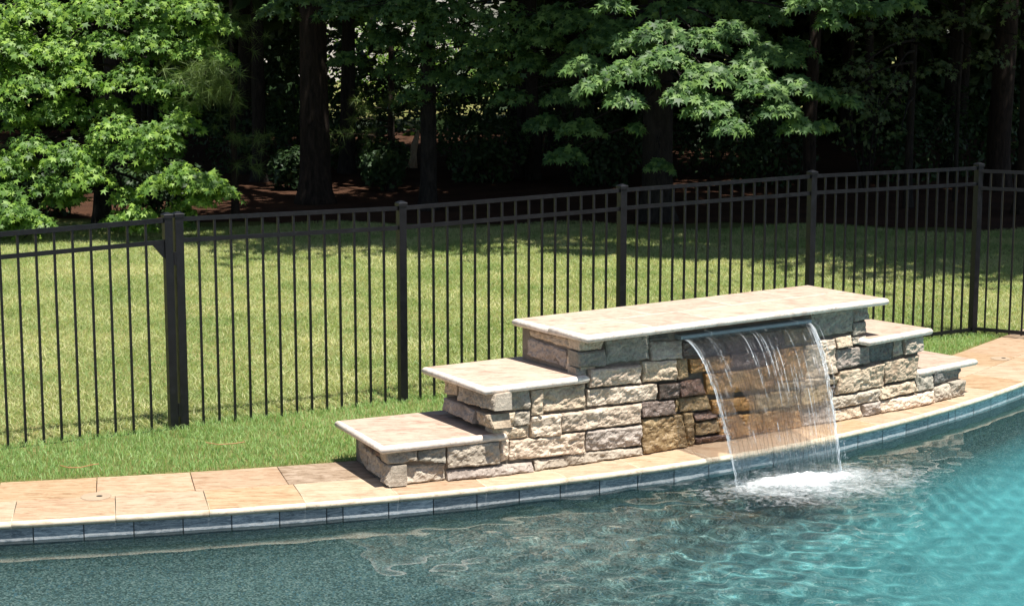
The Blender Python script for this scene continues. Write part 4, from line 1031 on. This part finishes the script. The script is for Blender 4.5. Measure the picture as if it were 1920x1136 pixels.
# ---- left sweetgum
def left_sprays():
    r = random.Random(11); L = []
    def add(x, y, d, rad, w):
        L.append((at(x, y, d), (rad, rad * .9, rad * .62), w))
        L.append((at(x + r.uniform(-45, 45), y + r.uniform(12, 50), d + r.uniform(.2, .7)), (rad * .75, rad * .7, rad * .5), w * .55))
    for (x, y, d, rad, w) in [
        (20, -60, 26.6, .8, 1.3), (150, -70, 26.8, .8, 1.3), (290, -60, 26.5, .75, 1.2), (390, -50, 26.2, .6, 1), (60, 20, 26, .6, 1), (170, 25, 26.1, .6, 1), (280, 15, 26, .55, 1), (370, 20, 25.8, .5, .9), (410, 50, 25.9, .35, .5),
        (-60, 40, 26, .7, 1), (20, 90, 25.8, .55, .9), (110, 100, 25.7, .5, .8), (200, 90, 25.9, .5, .8), (290, 80, 25.8, .5, .8), (370, 95, 25.8, .42, .7), (420, 110, 26.0, .25, .35),
        (60, 165, 25.5, .5, .8), (150, 150, 25.6, .45, .7), (250, 150, 25.7, .5, .8), (330, 160, 25.8, .4, .6), (-50, 150, 25.8, .7, 1), (10, 215, 25.6, .4, .6), (110, 210, 25.9, .45, .6), (200, 205, 26.0, .4, .5),
        (220, 245, 25.3, .45, .8), (290, 260, 25.2, .45, .8), (340, 235, 25.3, .38, .6), (250, 285, 25.2, .4, .6), (60, 275, 25.5, .45, .7), (130, 295, 25.3, .45, .7), (20, 320, 25.4, .4, .6), (-50, 290, 25.6, .6, .8),
        (170, 335, 25.2, .42, .7), (100, 350, 25.3, .35, .5), (340, 330, 24.9, .36, .7), (390, 345, 24.8, .33, .6), (300, 350, 25.0, .35, .5), (370, 375, 24.9, .25, .4), (240, 370, 25.3, .3, .4),
        (30, 400, 25.0, .36, .6), (70, 415, 25.1, .28, .4), (-20, 410, 25.0, .4, .6), (260, 400, 25.0, .28, .35), (225, 410, 25.2, .25, .25), (10, 365, 25.2, .35, .5), (330, 200, 25.9, .3, .3), (-150, 20, 26.2, .8, 1.0), (-150, 140, 26, .75, 1.0), (-150, 270, 25.9, .7, .9), (-130, 370, 25.6, .5, .6), (-260, 80, 26.4, .8, .9), (-250, 220, 26.3, .7, .8)]: add(x, y, d, rad, w)
    return L
leafy_tree('sweetgum_tree', 'bushy bright green sweetgum with low branches behind the gate', (gx(190, 27.6), 27.6, 0), left_sprays(), M['leaf'], 400, .078, 5.2, .13, 21, 1)
# ---- right sweetgum with the sunlit low bough
def right_sprays():
    L = []
    def add(x, y, d, rad, w, fl=.45): L.append((at(x, y, d), (rad, rad * .9, rad * fl), w))
    for (x, y, d, rad, w) in [(1310, 75, 23.6, .42, 1.0), (1250, 110, 23.4, .45, 1.0), (1180, 135, 23.4, .42, .9), (1120, 160, 23.6, .35, .7), (1330, 140, 23.2, .42, 1.0), (1400, 130, 23.3, .35, .7), (1290, 175, 23.1, .36, .8), (1170, 185, 23.3, .3, .6),
        (1430, 165, 23.0, .36, .8), (1490, 160, 23.1, .36, .8), (1460, 205, 22.9, .33, .7), (1500, 235, 22.9, .28, .5), (1370, 235, 22.9, .28, .55), (1340, 200, 23, .3, .5), (1540, 175, 23.3, .25, .4), (1310, 205, 23.0, .25, .4), (1550, 235, 23.4, .16, .15),
        (1520, 0, 23.0, .35, .7), (1590, 10, 23.0, .38, .7), (1560, 40, 22.9, .25, .4), (1640, 15, 23.2, .25, .35), (1150, 10, 24, .3, .5), (1190, 240, 23.6, .16, .15), (1240, 60, 23.9, .4, .8), (1370, 60, 23.7, .4, .8), (1430, 100, 23.6, .38, .8), (1100, 120, 24.2, .35, .6), (1180, 80, 24.1, .4, .7), (1470, 110, 23.6, .3, .5), (1590, 190, 23.6, .2, .2), (1700, 5, 23.4, .3, .4)]: add(x, y, d, rad, w)
    # the shaded mass further back
    for (x, y, d, rad, w) in [(640, 20, 29.4, .5, .7), (680, 10, 29.8, .6, 1.3), (720, 70, 29.8, .5, 1.1), (770, 10, 29.2, .6, 1.2), (650, 110, 30, .35, .4), (740, 130, 30, .4, .5), (820, 140, 29.6, .4, .6), (930, 140, 28.8, .45, .8), (560, -10, 29.6, .5, .8), (520, 20, 29.6, .4, .5), (830, 60, 29, .6, 1.0), (930, 80, 28.6, .6, 1.0), (1010, 70, 28.2, .5, 1.0), (1080, 120, 27.4, .45, .9), (1100, 40, 27.2, .5, 1.0), (870, 160, 29, .4, .6), (1020, 230, 27.8, .35, .5), (1170, 60, 26.6, .5, 1.0), (1420, 20, 26.5, .5, 1.0), (1260, 20, 26.4, .55, 1.0), (1340, 10, 26.4, .5, 1.0), (760, 30, 29.5, .7, .7), (860, 20, 29.2, .7, .8), (960, 40, 28.6, .7, .8), (1050, 30, 28, .6, .8), (800, 100, 29.5, .6, .5), (900, 110, 29, .55, .5), (1000, 120, 28.4, .5, .6), (1060, 180, 27.6, .4, .5), (1090, 240, 27.2, .4, .6), (1060, 290, 27, .33, .5), (960, 180, 28.4, .4, .3), (1120, 80, 27, .5, .6), (1235, 310, 27, .25, .3), (1390, 60, 27, .5, .6), (1480, 90, 27, .5, .5), (780, 180, 29.4, .4, .25)]: add(x, y, d, rad, w)
    return L
leafy_tree('sweetgum_tree', 'large sweetgum whose low star leaved bough hangs sunlit over the fence', (gx(1233, 28), 28, 0), right_sprays(), M['leaf_r'], 400, .094, 12, .25, 22, 1, top_crown=lambda t, b: (high_crown(t, 8.8, 1, (1.15, 1.1, 1.1))))
def edge_sprays():
    L = []
    for (x, y, d, rad, w) in [(1590, 175, 27, .35, .35), (1640, 215, 26.6, .3, .3), (1610, 130, 27, .4, .4), (1670, 150, 27.4, .4, .4), (1690, 250, 26.8, .2, .12), (1720, 60, 27.6, .5, .8), (1800, 40, 28, .55, .8), (1880, 20, 28, .55, .8), (1760, 130, 28.4, .4, .5), (1850, 110, 28.6, .45, .5), (1940, 80, 28, .5, .6), (1650, 50, 27.4, .5, .6)]: L.append((at(x, y, d), (rad, rad * .9, rad * .6), w))
    return L
leafy_tree('woodland_tree', 'slender tree with scattered pale leaves catching light at right', (gx(1705, 30), 30, 0), edge_sprays(), M['leaf_pale'], 150, .075, 9, .07, 23, 1)
# ---- tall trees of the wood
TALL = [
 ('pine_tree', 'thick dark pine trunk standing left of centre behind the fence', 592, 31, 15, .27, 'bark_pine', 8.2, (.92, 1.0, .8)),
 ('woodland_tree', 'slim grey trunk beside the pale broken stub', 803, 29.6, 12, .14, 'bark', 7.8, (.9, .9, .9)),
 ('woodland_tree', 'narrow dark trunk left of the large sweetgum', 977, 36, 13, .10, 'bark', 8.8, (1, 1, .9)),
 ('woodland_tree', 'straight brown trunk behind the third fence panel', 1519, 32, 13, .12, 'bark_pine', 8.6, (1.1, 1.1, .9)),
 ('woodland_tree', 'thin sapling trunk between the two right fence posts', 1792, 31, 8, .04, 'bark', 7.0, (.5, .5, .5)),
 ('pine_tree', 'thick dim trunk behind the right corner post', 1872, 33, 14, .22, 'bark_pine', 8.8, (1.2, 1.1, .9)),
 ('pine_tree', 'orange brown trunk at the right edge of the picture', 1924, 29, 13, .16, 'bark_pine', 8.4, (1.0, 1.0, .9)),
 ('woodland_tree', 'dark trunk just right of the bushy left sweetgum', 486, 35, 13, .14, 'bark', 9.0, (.8, .9, .8)),
]
for k, (nm, lab, x, d, h, r0, bk, cz, sc) in enumerate(TALL): tall_tree(nm, lab, gx(x, d), d, h, r0, M[bk], cz, k + 1, sc, (random.uniform(-.01, .01), 0), ({592: 3.4, 486: 2.5}.get(x, 0), {592: -5.6, 803: -4.4, 977: -9.0, 486: 1.0, 1519: -6.0, 1872: -6.5, 1924: -3.6}.get(x, 0)))
rs = random.Random(5)
for k in range(30):
    d = rs.uniform(35, 56); xx = rs.uniform(-14, 17)
    ximg = xx / d * F0 + 960
    if 600 < ximg < 900 and d > 38: continue
    tall_tree('woodland_tree', 'dim trunk deep in the shaded woods', xx, d, rs.uniform(10, 14), rs.uniform(.06, .17), M['bark'], rs.uniform(6.4, 8.0), 20 + k, (1.25, 1.2, 1.0), (rs.uniform(-.03, .03), 0), grp='dim trunks deep in the woods')
# trees outside the frame on either side that close the canopy
for k, (x, y) in enumerate([(9.5, 25), (12, 30), (7.6, 23.5), (-14, 29), (-10.5, 32), (-7.5, 33.5), (-15, 35), (11, 38)]):
    tall_tree('woodland_tree', 'tree at the edge of the woods beside the view', x, y, 13, .18, M['bark'], 8.2, 60 + k, (1.15, 1.15, 1.0), grp='trees beside the view')

# ---- understorey shrubs, hedge of dark leaves far behind
def shrub(name, label, c, rad, n, size, mat, seed, grp, stems=5):
    r = np.random.default_rng(seed); t = empty(name, (c[0], c[1], 0)); tag(t, label, 'shrub', grp)
    d = r.normal(size=(n, 3)); d /= np.linalg.norm(d, axis=1, keepdims=True); q = d * (r.random((n, 1)) ** .5) * np.array(rad); P = q + np.array([0, 0, c[2]])
    P += .25 * np.array([[mnoise.noise(Vector(p * 1.7)), mnoise.noise(Vector(p * 1.7 + np.array([9, 3, 1]))), 0] for p in P]) * rad[0]
    P[:, 2] = np.maximum(P[:, 2], .05)
    v, f = scatter(P, d * .6 + np.array([0, -.2, .6]) + r.normal(size=d.shape) * .5, r.uniform(.7, 1.2, n) * size, DIA_V, DIA_F, r); o = link('foliage', fast_mesh('foliage', v, f), mat, t); o['kind'] = 'stuff'
    mb = MB()
    for k in range(stems): a = r.uniform(0, 6.28); branch(mb, (0.05 * math.cos(a), .05 * math.sin(a), 0), (rad[0] * .6 * math.cos(a), rad[1] * .6 * math.sin(a), c[2] + rad[2] * .4), .02, .006)
    mb.build('stems', M['bark'], t)
    return t
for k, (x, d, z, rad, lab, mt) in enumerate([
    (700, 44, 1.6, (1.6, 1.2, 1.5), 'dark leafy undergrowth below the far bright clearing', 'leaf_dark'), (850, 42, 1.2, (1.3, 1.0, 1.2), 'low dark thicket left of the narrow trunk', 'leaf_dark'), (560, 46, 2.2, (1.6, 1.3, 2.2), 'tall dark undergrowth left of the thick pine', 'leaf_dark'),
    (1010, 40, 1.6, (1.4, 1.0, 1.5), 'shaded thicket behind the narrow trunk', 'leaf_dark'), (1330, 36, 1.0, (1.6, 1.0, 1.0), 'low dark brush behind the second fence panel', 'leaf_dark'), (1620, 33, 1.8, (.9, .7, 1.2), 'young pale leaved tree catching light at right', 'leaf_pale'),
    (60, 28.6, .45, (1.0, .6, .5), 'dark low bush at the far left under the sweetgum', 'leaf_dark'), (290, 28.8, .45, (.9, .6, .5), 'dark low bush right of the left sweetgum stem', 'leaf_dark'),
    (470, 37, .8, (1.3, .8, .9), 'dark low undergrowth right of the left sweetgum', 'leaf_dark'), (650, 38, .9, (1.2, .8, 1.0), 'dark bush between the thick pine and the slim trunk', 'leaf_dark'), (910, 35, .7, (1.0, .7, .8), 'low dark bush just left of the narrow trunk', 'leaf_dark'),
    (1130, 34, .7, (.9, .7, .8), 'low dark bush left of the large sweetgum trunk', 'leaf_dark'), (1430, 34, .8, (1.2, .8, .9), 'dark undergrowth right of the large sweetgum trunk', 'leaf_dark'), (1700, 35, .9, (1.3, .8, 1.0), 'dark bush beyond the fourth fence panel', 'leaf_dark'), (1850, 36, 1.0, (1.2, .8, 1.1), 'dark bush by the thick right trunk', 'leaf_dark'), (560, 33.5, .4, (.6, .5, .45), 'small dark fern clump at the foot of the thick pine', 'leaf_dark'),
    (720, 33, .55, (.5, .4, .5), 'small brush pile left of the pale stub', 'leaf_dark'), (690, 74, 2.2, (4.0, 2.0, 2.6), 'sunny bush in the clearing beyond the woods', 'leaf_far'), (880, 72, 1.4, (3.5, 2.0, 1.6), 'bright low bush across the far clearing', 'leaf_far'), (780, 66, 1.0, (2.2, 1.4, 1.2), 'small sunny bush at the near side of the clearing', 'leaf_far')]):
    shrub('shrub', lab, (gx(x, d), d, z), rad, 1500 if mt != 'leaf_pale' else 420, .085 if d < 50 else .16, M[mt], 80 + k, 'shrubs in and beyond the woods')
def far_wood():
    r = np.random.default_rng(9); n = 120000; x = r.uniform(-30, 34, n); y = 50 + 9 * r.random(n) + 2 * np.sin(x * .4); z = r.random(n) * 11
    xi = x / y * F0 + 960; op = (xi > 600) & (xi < 960) & (z < 6.5); k = ~(op & (r.random(n) < .80)); gap = (xi > 120) & (xi < 560) & (z > 8.5); k &= ~gap
    P = np.stack([x, y, z], 1)[k]; v, f = scatter(P, r.normal(size=P.shape) + np.array([0, -.4, .5]), r.uniform(.2, .42, len(P)), DIA_V, DIA_F, r)
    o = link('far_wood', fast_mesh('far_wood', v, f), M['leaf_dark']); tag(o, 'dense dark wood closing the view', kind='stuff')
far_wood()
# ---- pine boughs
def pine_boughs(name, label, base, tufts, h, r0, seed, mat='needle'):
    r = np.random.default_rng(seed); base = np.array(base, float); t = empty(name, tuple(base)); tag(t, label, 'tree', 'young pines under the canopy')
    trunk_mesh(t, h, r0, r0 * .3, M['bark_pine'], seed=seed); mb = MB(); V = []; Fc = []; k0 = 0
    for (c, n, ln, sp) in tufts:
        c = np.array(c) - base; a = np.array([0, 0, min(h, max(.4, c[2] - .1))]); branch(mb, a, c, .02, .005, .05)
        for j in range(n):
            tip = c + r.normal(size=3) * sp; d = tip - a; d /= np.linalg.norm(d); m = 46
            nd = d * .55 + r.normal(size=(m, 3)) * .62; nd /= np.linalg.norm(nd, axis=1, keepdims=True); st = tip + d * r.uniform(-.16, .05, (m, 1)); en = st + nd * ln * r.uniform(.7, 1.1, (m, 1)); en[:, 2] -= .03
            w = np.cross(nd, r.normal(size=(m, 3))); w /= np.linalg.norm(w, axis=1, keepdims=True); w *= .0032
            V.append(np.stack([st - w, st + w, en], 1).reshape(-1, 3)); Fc.append(np.arange(3 * m).reshape(-1, 3) + k0); k0 += 3 * m
    mb.build('branches', M['bark_pine'], t, True); o = link('needles', fast_mesh('needles', np.concatenate(V), np.concatenate(Fc)), M[mat], t); o['kind'] = 'stuff'; return t
pine_boughs('young_pine', 'young pine with long soft needles beside the left sweetgum', (gx(440, 28.2), 28.2, 0), [(at(385, 135, 24.9), 22, .24, .13), (at(415, 155, 25.0), 20, .24, .13), (at(352, 150, 25.0), 14, .22, .11), (at(395, 170, 25.1), 14, .22, .12), (at(460, 250, 27), 9, .2, .18), (at(490, 300, 27), 8, .2, .18), (at(440, 210, 26.6), 6, .2, .15), (at(470, 60, 27.5), 8, .2, .2), (at(450, 20, 27.5), 8, .2, .2)], 4.5, .06, 31)
pine_boughs('young_pine', 'shaded young pine spreading needles behind the pale stub', (gx(735, 33), 33, 0), [(at(640, 225, 32), 8, .22, .2), (at(690, 205, 32), 9, .22, .2), (at(740, 190, 32), 8, .22, .2), (at(790, 215, 31.6), 8, .22, .2), (at(700, 240, 31.6), 7, .22, .2), (at(600, 255, 32), 6, .22, .2)], 4.2, .08, 32)
# ---- pale broken stub, orange stake, far house
e = empty('broken_stub', tuple(onz(783, 318, 0))); tag(e, 'pale broken tree stub glowing beside the slim grey trunk', 'stump')
b = np.array(e.location); d0 = b[1]; q = [at(774, 315, d0), at(775, 290, d0), at(778, 270, d0), at(782, 255, d0), at(784, 244, d0)]
mb = MB(); mb.tube([p - b for p in q], [.10, .075, .07, .05, .015], 10, True, .3); mb.build('snapped_stem', M['stub'], e, True)
mb = MB(); mb.tube([at(776, 300, d0) - b, at(768, 308, d0) - b, at(757, 318, d0) - b], [.03, .025, .012], 6); mb.build('root', M['stub'], e, True)
sp = onz(563, 320, 0); st = MB(); st.tube([(0, 0, 0), (0, 0, .55)], .018, 6); e = empty('marker_stake', tuple(sp)); tag(e, 'small orange red stake at the foot of the thick pine', 'stake')
M['orange'] = plain('orange_paint', (.42, .10, .04)); st.build('stake', M['orange'], e)
mb = MB(); mb.box((0.03, 0, .5), (1, 0, 0), (0, 1, 0), (0, 0, 1), .035, .006, .05); mb.build('flag', M['orange'], e)
hp = np.array([gx(655, 100), 100, 0]); h = empty('far_house', tuple(hp)); tag(h, 'pale house glimpsed through the leaves at the top', 'house')
mb = MB(); mb.box((0, 4, 3.0), (1, 0, 0), (0, 1, 0), (0, 0, 1), 6, 4, 3.0); mb.build('wall', M['siding'], h)
vv = [(-6.4, -.4, 6.02), (6.4, -.4, 6.02), (6.4, 8.4, 6.02), (-6.4, 8.4, 6.02), (-6.4, 4, 9), (6.4, 4, 9)]; link('roof', mesh('roof', vv, [(0, 1, 5, 4), (2, 3, 4, 5), (0, 4, 3), (1, 2, 5), (0, 3, 2, 1)]), M['roof'], h)
for x in (-3.5, 0.8, 3.5):
    mb = MB(); mb.box((x, -.03, 4.2), (1, 0, 0), (0, 1, 0), (0, 0, 1), .55, .03, .8); w = mb.build('window', M['siding'], h); mb = MB(); mb.box((x, -.07, 4.2), (1, 0, 0), (0, 1, 0), (0, 0, 1), .46, .012, .7); mb.build('pane', M['glass'], w)
